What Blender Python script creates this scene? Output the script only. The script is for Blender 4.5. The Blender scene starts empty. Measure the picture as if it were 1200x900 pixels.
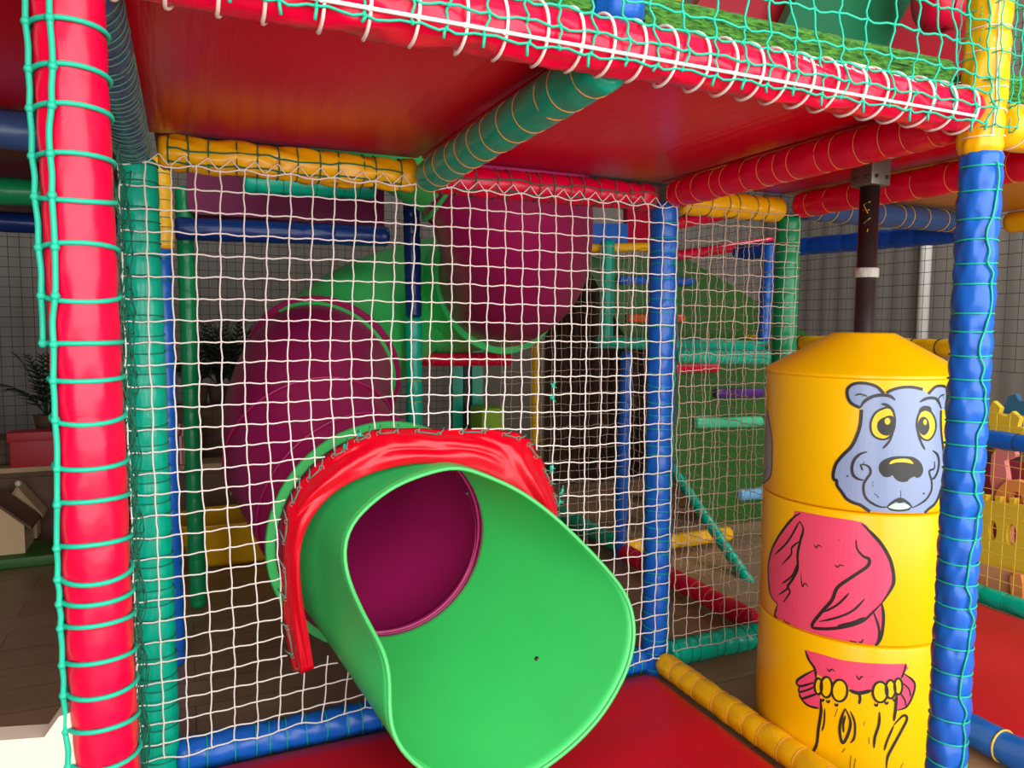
import bpy, bmesh, math, random
from mathutils import Vector, Matrix, noise
from mathutils.bvhtree import BVHTree
random.seed(7)
PI = math.pi
scene = bpy.context.scene
COL = scene.collection
V = Vector

# ------------------------------------------------------------------ camera
YAW, PITCH, ROLL, FPX, CZ = 0.4154, 0.082, 0.0064, 868.3, 1.105
_f = V((math.sin(YAW)*math.cos(PITCH), math.cos(YAW)*math.cos(PITCH), -math.sin(PITCH)))
_r = V((math.cos(YAW), -math.sin(YAW), 0)); _u = _r.cross(_f)
_r2 = _r*math.cos(ROLL)+_u*math.sin(ROLL); _u2 = -_r*math.sin(ROLL)+_u*math.cos(ROLL)
CO = V((0, 0, CZ))
cam = bpy.data.objects.new('camera', bpy.data.cameras.new('camera')); COL.objects.link(cam)
m = Matrix.Identity(4)
for i in range(3):
    m[i][0] = _r2[i]; m[i][1] = _u2[i]; m[i][2] = -_f[i]; m[i][3] = CO[i]
cam.matrix_world = m
cam.data.sensor_width = 36; cam.data.lens = FPX/1200*36; cam.data.clip_start = .02
scene.camera = cam

def ray(x, y):
    return _f*FPX+_r2*(x-600)-_u2*(y-450)
def at(x, y, ax, val):
    """measured point of the photograph -> world point on the plane ax = val"""
    d = ray(x, y); k = 'xyz'.index(ax)
    return CO+d*((val-CO[k])/d[k])

# ------------------------------------------------------------------ materials
MATS = {}
def mat(name, col, rough=.4, bump=0, bscale=20, var=0, vscale=8, metal=0, coat=0, spec=.5, stretch=None, sheen=0):
    if name in MATS: return MATS[name]
    M = bpy.data.materials.new(name); M.use_nodes = True
    nt = M.node_tree; b = nt.nodes['Principled BSDF']
    b.inputs['Base Color'].default_value = (*col, 1); b.inputs['Roughness'].default_value = rough
    b.inputs['Metallic'].default_value = metal; b.inputs['Coat Weight'].default_value = coat
    b.inputs['Specular IOR Level'].default_value = spec
    b.inputs['Coat Roughness'].default_value = .12
    tc = nt.nodes.new('ShaderNodeTexCoord'); mp = nt.nodes.new('ShaderNodeMapping')
    nt.links.new(tc.outputs['Object'], mp.inputs['Vector'])
    if stretch: mp.inputs['Scale'].default_value = stretch
    if bump:
        n = nt.nodes.new('ShaderNodeTexNoise'); n.inputs['Scale'].default_value = bscale; n.inputs['Detail'].default_value = 3
        nt.links.new(mp.outputs[0], n.inputs['Vector'])
        bp = nt.nodes.new('ShaderNodeBump'); bp.inputs['Strength'].default_value = bump; bp.inputs['Distance'].default_value = .02
        nt.links.new(n.outputs['Fac'], bp.inputs['Height']); nt.links.new(bp.outputs[0], b.inputs['Normal'])
    if var:
        n2 = nt.nodes.new('ShaderNodeTexNoise'); n2.inputs['Scale'].default_value = vscale; n2.inputs['Detail'].default_value = 4
        nt.links.new(mp.outputs[0], n2.inputs['Vector'])
        cr = nt.nodes.new('ShaderNodeValToRGB')
        cr.color_ramp.elements[0].position = .3; cr.color_ramp.elements[1].position = .7
        cr.color_ramp.elements[0].color = (*[c*(1-var) for c in col], 1); cr.color_ramp.elements[1].color = (*[min(1, c*(1+var)) for c in col], 1)
        nt.links.new(n2.outputs['Fac'], cr.inputs[0]); nt.links.new(cr.outputs[0], b.inputs['Base Color'])
    MATS[name] = M
    return M
vin = dict(rough=.30, bump=.18, bscale=14, coat=.08, spec=.33)
RED = mat('red_vinyl', (.74, .001, .040), **vin)
BLUE = mat('blue_vinyl', (.010, .125, .55), **vin)
NAVY = mat('navy_vinyl', (.006, .03, .16), **vin)
SLATE = mat('slate_blue_vinyl', (.035, .085, .22), **vin)
TEAL = mat('teal_green_vinyl', (.0, .43, .27), **vin)
GREENV = mat('green_vinyl', (.004, .27, .09), **vin)
YELLOW = mat('yellow_vinyl', (.92, .49, .004), **vin)
ORANGE = mat('orange_vinyl', (.75, .12, .02), **vin)
PURPLE = mat('purple_vinyl', (.10, .03, .20), **vin)
LBLUE = mat('light_blue_vinyl', (.15, .45, .75), **vin)
MINT = mat('mint_vinyl', (.08, .55, .28), **vin)
COLLAR = mat('red_pvc_sheet', (.68, .001, .014), rough=.27, bump=.10, bscale=7, coat=.1, spec=.35)
MATRED = mat('red_mat_vinyl', (.60, .001, .012), rough=.42, bump=.3, bscale=3, spec=.3)
DECKRED = mat('red_deck_sheet', (.74, .001, .022), rough=.25, bump=.10, bscale=6, stretch=(8, .6, 1), spec=.2)
DECKYEL = mat('yellow_deck_sheet', (.85, .40, .01), rough=.35)
TUBEG = mat('green_plastic', (.055, .68, .15), rough=.36, bump=.02, bscale=60, var=.05, vscale=3)
TUBEM = mat('magenta_plastic', (.38, .010, .105), rough=.36, bump=.02, bscale=60, var=.05, vscale=3)
ROLLY = mat('yellow_roller_plastic', (1.0, .565, .0), rough=.32, bump=.01, bscale=30, spec=.35)
CORDW = mat('white_cord', (.86, .80, .72), rough=.8)
CORDT = mat('tan_cord', (.62, .50, .38), rough=.85)
CORDG = mat('green_cord', (.005, .47, .29), rough=.6)
CORDD = mat('dark_green_cord', (.01, .16, .09), rough=.7)
CORDO = mat('orange_cord', (.80, .30, .08), rough=.7)
CORDS = mat('grey_green_cord', (.10, .24, .17), rough=.8)
CORDY = mat('yellow_cord', (.80, .52, .06), rough=.7)
WIRE = mat('black_wire', (.012, .012, .012), rough=.5)
STEEL = mat('galvanised_steel', (.20, .20, .17), rough=.4, metal=.7, var=.2)
BLACKP = mat('black_pole_paint', (.018, .014, .013), rough=.38, var=.3)
WOODP = mat('paint_scratch', (.6, .3, .05), rough=.6)
BLACK = mat('black_ink', (.018, .02, .016), rough=.4)
INKB = mat('pale_blue_ink', (.27, .36, .56), rough=.32, coat=.1)
INKP = mat('pink_ink', (.92, .085, .18), rough=.32, coat=.1)
INKY = mat('yellow_ink', (.95, .62, .0), rough=.32)
INKG = mat('grey_ink', (.35, .38, .34), rough=.35)
INKW = mat('pale_lip_ink', (.55, .72, .62), rough=.35)
CREAM = mat('cream_paint', (.66, .60, .46), rough=.5, bump=.05, bscale=30)
TAN = mat('tan_board', (.46, .30, .16), rough=.7, var=.1)
BROWN = mat('brown_board', (.12, .06, .03), rough=.7, var=.2)
LEAF = mat('palm_leaf', (.006, .03, .008), rough=.5, var=.3)
STRIPR = mat('house_red', (.5, .03, .04), rough=.6)
WHITE = mat('white_paint', (.8, .78, .74), rough=.5)
BOARDG = mat('green_climbing_board', (.022, .115, .008), rough=.5, bump=.05)
FOAMY = mat('yellow_foam', (.85, .60, .03), rough=.8); FOAMP = mat('pink_foam', (.85, .25, .25), rough=.8)
FOAMO = mat('orange_foam', (.85, .30, .08), rough=.8); FOAMB = mat('blue_foam', (.03, .15, .30), rough=.8)
FOAMR = mat('maroon_foam', (.35, .03, .06), rough=.8); FOAMG = mat('lime_foam', (.35, .6, .05), rough=.8)
FOAMS = mat('salmon_foam', (.75, .33, .16), rough=.8)

def floor_mat():
    M = bpy.data.materials.new('wood_laminate'); M.use_nodes = True; nt = M.node_tree; b = nt.nodes['Principled BSDF']
    tc = nt.nodes.new('ShaderNodeTexCoord')
    br = nt.nodes.new('ShaderNodeTexBrick'); br.inputs['Scale'].default_value = 1; br.inputs['Mortar Size'].default_value = .0015
    br.inputs['Brick Width'].default_value = 1.2; br.inputs['Row Height'].default_value = .16
    br.inputs['Color1'].default_value = (.30, .175, .095, 1); br.inputs['Color2'].default_value = (.36, .22, .125, 1); br.inputs['Mortar'].default_value = (.07, .035, .02, 1)
    mp = nt.nodes.new('ShaderNodeMapping'); mp.inputs['Scale'].default_value = (1.5, 18, 1)
    n = nt.nodes.new('ShaderNodeTexNoise'); n.inputs['Scale'].default_value = 2; n.inputs['Detail'].default_value = 6
    mx = nt.nodes.new('ShaderNodeMixRGB'); mx.blend_type = 'MULTIPLY'; mx.inputs[0].default_value = .6
    cr = nt.nodes.new('ShaderNodeValToRGB'); cr.color_ramp.elements[0].color = (.45, .42, .4, 1); cr.color_ramp.elements[1].color = (1.2, 1.2, 1.2, 1)
    L = nt.links.new
    L(tc.outputs['Object'], br.inputs['Vector']); L(tc.outputs['Object'], mp.inputs[0]); L(mp.outputs[0], n.inputs['Vector'])
    L(n.outputs['Fac'], cr.inputs[0]); L(br.outputs['Color'], mx.inputs[1]); L(cr.outputs[0], mx.inputs[2]); L(mx.outputs[0], b.inputs['Base Color'])
    b.inputs['Roughness'].default_value = .38
    return M
def carpet_mat():
    M = bpy.data.materials.new('grass_carpet'); M.use_nodes = True; nt = M.node_tree; b = nt.nodes['Principled BSDF']
    tc = nt.nodes.new('ShaderNodeTexCoord'); w = nt.nodes.new('ShaderNodeTexNoise'); w.inputs['Scale'].default_value = 140; w.inputs['Detail'].default_value = 3
    mp = nt.nodes.new('ShaderNodeMapping'); mp.inputs['Scale'].default_value = (.35, 1, 1.3)
    cr = nt.nodes.new('ShaderNodeValToRGB'); cr.color_ramp.elements[0].color = (.02, .10, .008, 1); cr.color_ramp.elements[1].color = (.10, .34, .035, 1)
    cr.color_ramp.elements[0].position = .3; cr.color_ramp.elements[1].position = .7
    bp = nt.nodes.new('ShaderNodeBump'); bp.inputs['Strength'].default_value = 1; bp.inputs['Distance'].default_value = .01
    L = nt.links.new
    L(tc.outputs['Object'], mp.inputs[0]); L(mp.outputs[0], w.inputs['Vector']); L(w.outputs['Fac'], cr.inputs[0]); L(cr.outputs[0], b.inputs['Base Color'])
    L(w.outputs['Fac'], bp.inputs['Height']); L(bp.outputs[0], b.inputs['Normal'])
    b.inputs['Roughness'].default_value = .9
    return M
def wall_mat():
    M = bpy.data.materials.new('grey_cladding'); M.use_nodes = True; nt = M.node_tree; b = nt.nodes['Principled BSDF']
    tc = nt.nodes.new('ShaderNodeTexCoord'); w = nt.nodes.new('ShaderNodeTexWave'); w.inputs['Scale'].default_value = 3.2; w.bands_direction = 'DIAGONAL'
    mp = nt.nodes.new('ShaderNodeMapping'); mp.inputs['Scale'].default_value = (1, 1, 0)
    bp = nt.nodes.new('ShaderNodeBump'); bp.inputs['Strength'].default_value = .5; bp.inputs['Distance'].default_value = .02
    L = nt.links.new
    L(tc.outputs['Object'], mp.inputs[0]); L(mp.outputs[0], w.inputs['Vector']); L(w.outputs['Fac'], bp.inputs['Height']); L(bp.outputs[0], b.inputs['Normal'])
    b.inputs['Base Color'].default_value = (.23, .21, .185, 1); b.inputs['Roughness'].default_value = .6
    return M
FLOOR = floor_mat(); CARPET = carpet_mat(); WALL = wall_mat()

# ------------------------------------------------------------------ mesh builder
def crom(pts, n=6, closed=False):
    """Catmull-Rom through the points"""
    pts = [V(p) for p in pts]; out = []; N = len(pts)
    for i in range(N if closed else N-1):
        if closed: a, b, c, d = pts[i-1], pts[i], pts[(i+1) % N], pts[(i+2) % N]
        else: a, b, c, d = pts[max(i-1, 0)], pts[i], pts[i+1], pts[min(i+2, N-1)]
        for k in range(n):
            t = k/n
            out.append(.5*((2*b)+(c-a)*t+(2*a-5*b+4*c-d)*t*t+(3*b-a-3*c+d)*t**3))
    if not closed: out.append(pts[-1])
    return out
class MB:
    def __init__(s): s.v = []; s.f = []; s.m = []
    def add(s, vs, fs, mi=0):
        o = len(s.v); s.v.extend(vs); s.f.extend([tuple(i+o for i in f) for f in fs]); s.m.extend([mi]*len(fs))
    def grid(s, rows, closed=False, mi=0):
        o = len(s.v); n = len(rows[0])
        for r in rows: s.v.extend(r)
        for i in range(len(rows)-1):
            for j in range(n if closed else n-1):
                k = (j+1) % n
                s.f.append((o+i*n+j, o+i*n+k, o+(i+1)*n+k, o+(i+1)*n+j)); s.m.append(mi)
        return o
    def tube(s, pts, r, n=8, closed=False, cap=True, mi=0, r2=None):
        pts = [V(p) for p in pts]; N = len(pts)
        if N < 2: return
        t0 = (pts[1]-pts[0]).normalized(); up = V((0, 0, 1)) if abs(t0.z) < .9 else V((1, 0, 0))
        a = t0.cross(up).normalized(); rows = []
        for i, p in enumerate(pts):
            if closed: t = pts[(i+1) % N]-pts[i-1]
            else: t = pts[min(i+1, N-1)]-pts[max(i-1, 0)]
            if t.length < 1e-9: t = t0
            t.normalize(); a = (a-t*a.dot(t))
            if a.length < 1e-6: a = t.orthogonal()
            a.normalize(); b = t.cross(a)
            rr = r if r2 is None else r+(r2-r)*i/(N-1)
            rows.append([p+(a*math.cos(2*PI*k/n)+b*math.sin(2*PI*k/n))*rr for k in range(n)])
        if closed: rows.append(rows[0])
        o = s.grid(rows, True, mi)
        if cap and not closed:
            s.f.append(tuple(o+k for k in range(n))[::-1]); s.m.append(mi)
            q = o+(N-1)*n; s.f.append(tuple(q+k for k in range(n))); s.m.append(mi)
    def ball(s, c, r, mi=0, sc=(1, 1, 1), nu=6, nv=4):
        c = V(c); rows = []
        for i in range(nv+1):
            ph = PI*i/nv
            rows.append([c+V((math.sin(ph)*math.cos(2*PI*k/nu)*sc[0], math.sin(ph)*math.sin(2*PI*k/nu)*sc[1], math.cos(ph)*sc[2]))*r for k in range(nu)])
        s.grid(rows, True, mi)
    def box(s, a, b, mi=0, bev=0):
        x0, y0, z0 = a; x1, y1, z1 = b
        if bev:
            bm = bmesh.new(); bmesh.ops.create_cube(bm, size=1)
            for v in bm.verts: v.co = V(((x0+x1)/2+v.co.x*(x1-x0), (y0+y1)/2+v.co.y*(y1-y0), (z0+z1)/2+v.co.z*(z1-z0)))
            bmesh.ops.bevel(bm, geom=bm.edges[:], offset=bev, segments=3, affect='EDGES', profile=.5)
            bm.verts.ensure_lookup_table(); s.add([v.co.copy() for v in bm.verts], [tuple(v.index for v in f.verts) for f in bm.faces], mi); bm.free(); return
        vs = [V((x, y, z)) for z in (z0, z1) for y in (y0, y1) for x in (x0, x1)]
        s.add(vs, [(0, 2, 3, 1), (4, 5, 7, 6), (0, 1, 5, 4), (2, 6, 7, 3), (0, 4, 6, 2), (1, 3, 7, 5)], mi)
    def prism(s, poly, off, mi=0):
        """polygon of 3-D points extruded by the vector off"""
        n = len(poly); p = [V(q) for q in poly]; off = V(off)
        s.add(p+[q+off for q in p], [tuple(range(n))[::-1], tuple(range(n, 2*n))]+[(i, (i+1) % n, n+(i+1) % n, n+i) for i in range(n)], mi)
    def build(s, name, mats, parent=None, smooth=True, solid=0, off=-1, auto=None):
        me = bpy.data.meshes.new(name); me.from_pydata(s.v, [], s.f)
        if not isinstance(mats, (list, tuple)): mats = [mats]
        for q in mats: me.materials.append(q)
        if len(mats) > 1: me.polygons.foreach_set('material_index', s.m)
        bm = bmesh.new(); bm.from_mesh(me)
        bmesh.ops.remove_doubles(bm, verts=bm.verts, dist=1e-6) if len(s.v) < 4000 else None
        bmesh.ops.recalc_face_normals(bm, faces=bm.faces); bm.to_mesh(me); bm.free()
        if smooth: me.polygons.foreach_set('use_smooth', [True]*len(me.polygons))
        if auto: me.set_sharp_from_angle(angle=math.radians(auto))
        me.update()
        o = bpy.data.objects.new(name, me); COL.objects.link(o)
        if parent:
            o.parent = parent; o.matrix_parent_inverse = Matrix.Translation(-parent.location)
        if solid:
            md = o.modifiers.new('thickness', 'SOLIDIFY'); md.thickness = solid; md.offset = off
        return o
def tag(o, label=None, cat=None, group=None, kind=None):
    if label: o['label'] = label
    if cat: o['category'] = cat
    if group: o['group'] = group
    if kind: o['kind'] = kind
    return o
def thing(name, label, cat, loc=(0, 0, 0), group=None):
    o = bpy.data.objects.new(name, None); COL.objects.link(o); o.location = loc; o.empty_display_size = .1
    return tag(o, label, cat, group)

# ------------------------------------------------------------------ padded tubes
def frame(t):
    t = t.normalized(); up = V((0, 0, 1)) if abs(t.z) < .9 else V((0, -1, 0))
    a = t.cross(up).normalized(); b = t.cross(a).normalized(); return t, a, b
def wrapspots(L, step, jit=.25):
    w = []; x = step*.5
    while x < L-.01: w.append(x+random.uniform(-jit, jit)*step); x += step
    return w
def sleeve_rows(p0, p1, r, wraps, pinch=.09, wrinkle=.03, n=28, lump=.02, seed=0, dome=True):
    p0 = V(p0); p1 = V(p1); L = (p1-p0).length; t, a, b = frame(p1-p0)
    ds = set([0, L])
    ev = sorted(set([0]+[w for w in wraps if 0 < w < L]+[L]))
    for i in range(len(ev)-1):
        g = ev[i+1]-ev[i]; k = max(4, min(9, int(g/.007)))
        for j in range(k+1):
            u = j/k; u = .5-.5*math.cos(PI*u); ds.add(round(ev[i]+g*u, 5))
    rows = []
    for d in sorted(ds):
        near = min([abs(d-w) for w in wraps] or [9]); wi = min(range(len(wraps)), key=lambda q: abs(d-wraps[q])) if wraps else 0
        row = []
        for k in range(n):
            th = 2*PI*k/n
            dir = a*math.cos(th)+b*math.sin(th)
            rr = r*(1-pinch*math.exp(-(near/.010)**1.5))
            ph = seed*3.1+wi*1.7
            rr += r*wrinkle*math.exp(-near/.016)*(math.sin(5*th+ph)+.6*math.sin(9*th+2*ph))*.6
            q = p0+t*d
            rr += r*lump*noise.noise(V((dir.x*2.2+seed, dir.y*2.2+d*14, dir.z*2.2+d*14)))*2
            e = min(d, L-d)
            if dome and e < .012: rr *= (.72+.28*math.sqrt(max(0, e/.012)))
            row.append(q+dir*rr)
        rows.append(row)
    return rows
def ring_pts(c, a, b, t, r, tilt, n=26, th0=0, th1=2*PI):
    return [c+(a*math.cos(th)+b*math.sin(th))*r+t*(tilt*math.cos(th-th0*0)) for th in [th0+(th1-th0)*k/n for k in range(n+ (0 if abs(th1-th0-2*PI) < 1e-6 else 1))]]
def rad_back(c, a, b):
    d = (c-CO); return math.atan2(d.dot(b), d.dot(a))
def padded(name, p0, p1, r, sm, label, cat, step=.06, cm=None, cr=.0012, pinch=.06, wrinkle=.02, n=20, wraps=None, tilt=.004, group=None, lump=.02, seed=None, vert=None, lift=.0008):
    """a foam-padded pole: sleeve with the cord tied round it"""
    p0 = V(p0); p1 = V(p1); seed = random.random()*9 if seed is None else seed
    root = thing(name, label, cat, p0 if p0.z < p1.z else p1, group)
    L = (p1-p0).length
    if wraps is None: wraps = wrapspots(L, step)
    mb = MB(); rows = sleeve_rows(p0, p1, r, wraps, pinch, wrinkle, n, lump, seed); o = mb.grid(rows, True)
    mb.f.append(tuple(range(n))[::-1]); mb.m.append(0); q = (len(rows)-1)*n; mb.f.append(tuple(q+k for k in range(n))); mb.m.append(0)
    mb.build('foam_sleeve', sm, root)
    if cm:
        t, a, b = frame(p1-p0); c = MB()
        spiral = []; t0_ = rad_back(p0+t*L*.5, a, b)
        for w in wraps:
            tl = random.uniform(-tilt, tilt); R_ = r*(1-pinch)+cr*.6+lift
            for k in range(25):
                th = t0_+2*PI*k/25*.985
                spiral.append(p0+t*w+(a*math.cos(th)+b*math.sin(th))*R_+t*(tl*math.cos(th-t0_)))
            th = t0_; spiral.append(p0+t*(w+.006)+(a*math.cos(th)+b*math.sin(th))*(r*1.03+cr))
        c.tube(spiral, cr, 6)
        if vert is not None:
            c.build('lacing_cord', cm, root)
            for (th_, off) in vert:
                c = MB()
                pts = []
                for i, w in enumerate(wraps):
                    th = th_((p0+t*w).z) if callable(th_) else th_
                    if th is None: continue
                    tt = th+off*math.sin(i*1.3)
                    pts.append(p0+t*w+(a*math.cos(tt)+b*math.sin(tt))*(r*(1-pinch)+cr*2.2))
                    if i < len(wraps)-1:
                        tm = tt+.3*off*math.sin(i*2.9)
                        pts.append(p0+t*(w+wraps[i+1])/2+(a*math.cos(tm)+b*math.sin(tm))*(r*1.03+cr))
                    c.ball(pts[-1] if i == len(wraps)-1 else pts[-2], cr*1.8)
                c.tube(crom(pts, 3), cr*1.15, 6)
                c.build('running_cord', cm, root)
        else: c.build('lacing_cord', cm, root)
    return root

# ------------------------------------------------------------------ nets
def net(name, P, nu, nv, r, m, label, skip=None, wob=.004, knot=1.5, ns=5, sub=3, mats2=None, jit=.15, warp=None, cat='net', ripple=0):
    mb = MB(); node = {}
    for i in range(nu+1):
        for j in range(nv+1):
            u = (i+random.uniform(-jit, jit)*.5)/nu; v = (j+random.uniform(-jit, jit)*.5)/nv
            p = P(u, v, i, j)
            if p is not None: node[i, j] = V(p)
    for (i, j), p in node.items():
        if skip and skip(p): continue
        if knot: mb.ball(p, r*knot)
    for (i, j), p in node.items():
        for (di, dj) in ((1, 0), (0, 1)):
            q = node.get((i+di, j+dj))
            if q is None: continue
            sp, sq = (skip(p), skip(q)) if skip else (False, False)
            if sp and sq: continue
            d = q-p; L = d.length; w = wob*(1 if (i+j) % 2 else -1)
            side = V((0, 0, 1)) if di else d.cross(V((0, 0, 1))).normalized()
            nrm = d.cross(side).normalized()
            pts = []
            for k in range(sub+1):
                s = k/sub
                x = p+d*s+side*w*math.sin(2*PI*s)*.6+nrm*w*.5*math.sin(PI*s)
                if di: x = x+V((0, 0, -wob*.5*math.sin(PI*s)))
                pts.append(x)
            if sp or sq:
                pts = [x for x in pts if not skip(x)]
            if len(pts) > 1: mb.tube(pts, r, ns, cap=False)
    o = mb.build(name, m)
    return tag(o, label, cat)

# ------------------------------------------------------------------ the frame grid (metres)
XL, XM, X3, X5, X6 = -.095, .58, 1.341, 1.83, 2.85
YF, YB, YC = .923, 1.9, 2.92
ZB = 1.4885

# ===== room
def struct(name, a, b, m):
    mb = MB(); mb.box(a, b); o = mb.build(name, m, smooth=False); return tag(o, kind='structure')
struct('floor', (-5, -4, -.1), (8, 8, 0), FLOOR)
struct('wall_back', (-5, 6.2, 0), (8, 6.35, 4.2), WALL)
struct('wall_left', (-5.1, -4, 0), (-5, 8, 4.2), mat('wall_paint', (.2, .19, .17), rough=.8))
struct('wall_right', (5.6, -4, 0), (5.75, 8, 4.2), WALL)
struct('ceiling', (-5, -4, 4.2), (8, 8, 4.3), mat('ceiling_paint', (.6, .58, .55), rough=.8))
# wall behind the photographer with its wide window
mb = MB(); mb.box((-5, -1.9, 0), (8, -1.8, .1)); mb.box((-5, -1.9, 3.3), (8, -1.8, 4.2)); mb.box((-5, -1.9, .1), (-2.2, -1.8, 3.3)); mb.box((4.2, -1.9, .1), (8, -1.8, 3.3))
tag(mb.build('wall_front', MATS['wall_paint'], smooth=False), kind='structure')
mb = MB()
for x in (-2.2, 0, 2.1, 4.17): mb.box((x-.03, -1.89, .1), (x+.03, -1.81, 3.3))
for z in (.13, 3.27): mb.box((-2.2, -1.89, z-.03), (4.2, -1.81, z+.03))
tag(mb.build('window_1', WHITE, smooth=False), kind='structure')
pp = at(1085, 300, 'x', 5.55)
mb = MB(); mb.tube([V((5.55, pp.y, 0)), V((5.55, pp.y, 4.2))], .045, 12); tag(mb.build('drain_pipe', WHITE), 'white vertical pipe on the grey wall behind the roller', 'pipe')
# ===== front left red post
rad = math.radians
def zs(pts, x, ax, val): return [at(x, y, ax, val).z for y in pts]
wz = zs([25, 80, 125, 180, 228, 288, 345, 402, 445, 492, 550, 594, 648, 687, 717, 747, 793, 832, 877, 920], 100, 'y', YF-.04)
wz = sorted(wz+[wz[0]+.05*k for k in range(1, 12)]+[wz[-1]-.05*k for k in range(1, 8)])
wz = [z for z in wz if z > .01]
P1 = padded('padded_post', (-.094, YF+.042, 0), (-.105, YF-.028, 2.1), .0345, RED, 'glossy red padded post laced with thick green cord, at the front left corner', 'post', wraps=wz, cm=CORDG, cr=.0028, pinch=.035, wrinkle=.035, n=40, tilt=.006, seed=2, lump=.015,
            vert=[(lambda z: rad(-111 if z > 1.33 else -111-22*(1.33-z)/.3 if z > 1.03 else -133-25*(1.03-z)/.25 if z > .78 else -160), .06), (lambda z: rad(-162) if z > 1.06 else None, .10)])
padded('padded_post', (XL+.016, YB, 0), (XL+.008, YB, 1.47), .042, TEAL, 'teal green padded post right behind the red front post, white net tied to it', 'post', step=.042, cm=CORDD, cr=.0015, pinch=.04, n=28, seed=4, lump=.03)
padded('padded_post', (X3, YB, 0), (X3, YB, 1.47), .043, BLUE, 'blue padded post in the middle of the white nets, beside the green slide mouth', 'post', step=.045, cm=CORDG, cr=.0014, pinch=.05, n=28, seed=5, lump=.04, tilt=.008, vert=[(rad(-70), .15)])
wz = zs([187, 217, 252, 279, 306, 331, 367, 388, 417, 446, 469, 497, 525, 555, 580, 607, 633, 663, 688, 713, 737, 763, 792, 817, 847, 872, 898], 1130, 'y', YF-.03)
wz = sorted(wz+[wz[-1]-.043*k for k in range(1, 6)]); wz = [z for z in wz if z > .01]
padded('padded_post', (X3, YF, 0), (X3+.003, YF, 1.425), .0365, BLUE, 'lumpy blue padded post in the right foreground, in front of the yellow roller', 'post', wraps=wz, cm=CORDG, cr=.0017, pinch=.11, wrinkle=.07, n=40, seed=6, lump=.03, tilt=.003, vert=[(rad(-108), .22)])
padded('padded_post', (X3, YF, 1.415), (X3+.005, YF, 2.15), .037, YELLOW, 'yellow padded upper post standing on the blue post at the right', 'post', step=.05, cm=CORDW, cr=.0011, pinch=.06, wrinkle=.06, n=32, seed=9, lump=.07, vert=[(rad(-120), .05)])
padded('padded_post', (X5, YB, 0), (X5, YB, 1.46), .040, GREENV, 'green padded post just behind the yellow roller, left of it', 'post', step=.04, cm=CORDT, cr=.0012, pinch=.05, n=24, seed=3, lump=.03)
padded('padded_post', (XM+.0, YF+.02, 1.53), (XM+.0, YF+.02, 2.1), .036, BLUE, 'blue padded upper post above the red deck crossbar', 'post', step=.09, n=24, seed=8, lump=.08, wrinkle=.08)

# ===== beams
padded('padded_crossbar', (-.5, YF, ZB), (X3-.035, YF, ZB), .0365, RED, 'wrinkled red padded crossbar along the deck front, laced with white rope and green net', 'crossbar', step=.1, pinch=.03, wrinkle=.10, n=36, seed=1, lump=.10)
# its white rope lashing, wound over the net hem
mb = MB(); x = -.4; base = []; loops = []
while x < X3-.05:
    c = V((x, YF, ZB)); t, a, b = V((1, 0, 0)), V((0, 0, 1)), V((0, -1, 0))
    sl = random.uniform(.006, .014)
    loops += [c+(a*math.cos(th)+b*math.sin(th))*.0405+t*(sl*math.sin(th*.5+.4)+.02*max(0, (math.degrees(th)-190)/80)) for th in [rad(q) for q in range(-70, 280, 12)]]
    base.append(c+(a*math.cos(rad(118))+b*math.sin(rad(118)))*.0425+V((sl*.6, 0, 0)))
    mb.ball(base[-1], .0036)
    x += random.uniform(.048, .060)
mb.tube(crom(base, 4), .0026, 6); mb.tube(loops, .0023, 6)
tag(mb.build('rope_lashing', CORDW), 'white rope wound in loops round the red deck crossbar', 'rope')

def beam(p0, p1, m_, label, r=.040, **k):
    k.setdefault('n', 24); k.setdefault('step', .07); k.setdefault('lump', .05)
    return padded('padded_crossbar', p0, p1, r, m_, label, 'crossbar', **k)
beam((XL, YF+.05, ZB-.005), (XL, YB-.05, ZB-.005), SLATE, 'slate blue padded crossbar under the deck, behind the red front post', cm=CORDS, step=.03, seed=11)
beam((XM, YF+.045, ZB), (XM, YB-.045, ZB-.012), TEAL, 'green padded crossbar slanting across the red deck underside', r=.040, cm=CORDO, cr=.0010, step=.075, pinch=.03, seed=12)
beam((X3, YF+.045, ZB), (X3, YB-.045, ZB), RED, 'red padded crossbar under the deck, from the right post to the middle blue post', cm=CORDO, cr=.0008, step=.06, seed=13)
beam((X5, YF-.3, ZB), (X5, YB-.045, ZB), RED, 'red padded crossbar under the deck, farther right, behind the roller pole', cm=CORDO, cr=.0008, step=.075, seed=14)
beam((XL+.05, YB, ZB), (XM-.02, YB, ZB-.006), YELLOW, 'yellow padded crossbar above the left part of the white net', cm=CORDD, cr=.0018, step=.048, seed=15, lump=.12, wrinkle=.05, vert=[(rad(-4), .1), (rad(38), .08)])
beam((XM+.03, YB, ZB-.006), (X3-.045, YB, ZB-.006), RED, 'red padded crossbar above the right part of the white net', cm=CORDD, cr=.0016, step=.046, seed=16, vert=[(rad(-4), .1), (rad(38), .08)])
beam((X3+.05, YB, ZB-.01), (X5-.04, YB, ZB-.01), YELLOW, 'short yellow padded crossbar above the narrow net panel', cm=CORDD, cr=.0012, step=.06, seed=17)
beam((XL+.05, YB, .05), (X3-.045, YB, .05), BLUE, 'blue padded floor bar along the foot of the white net', r=.042, cm=CORDG, cr=.0016, step=.048, pinch=.08, wrinkle=.06, seed=18)
beam((X3+.05, YB, .05), (X5-.04, YB, .05), TEAL, 'teal padded floor bar under the narrow net panel', r=.042, cm=CORDD, cr=.0010, step=.045, pinch=.07, seed=19)
beam((X3, YF+.05, .05), (X3, YB-.045, .05), YELLOW, 'yellow padded floor bar between the red mat and the roller', r=.036, cm=CORDO, cr=.0008, step=.065, pinch=.06, seed=20)
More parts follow.
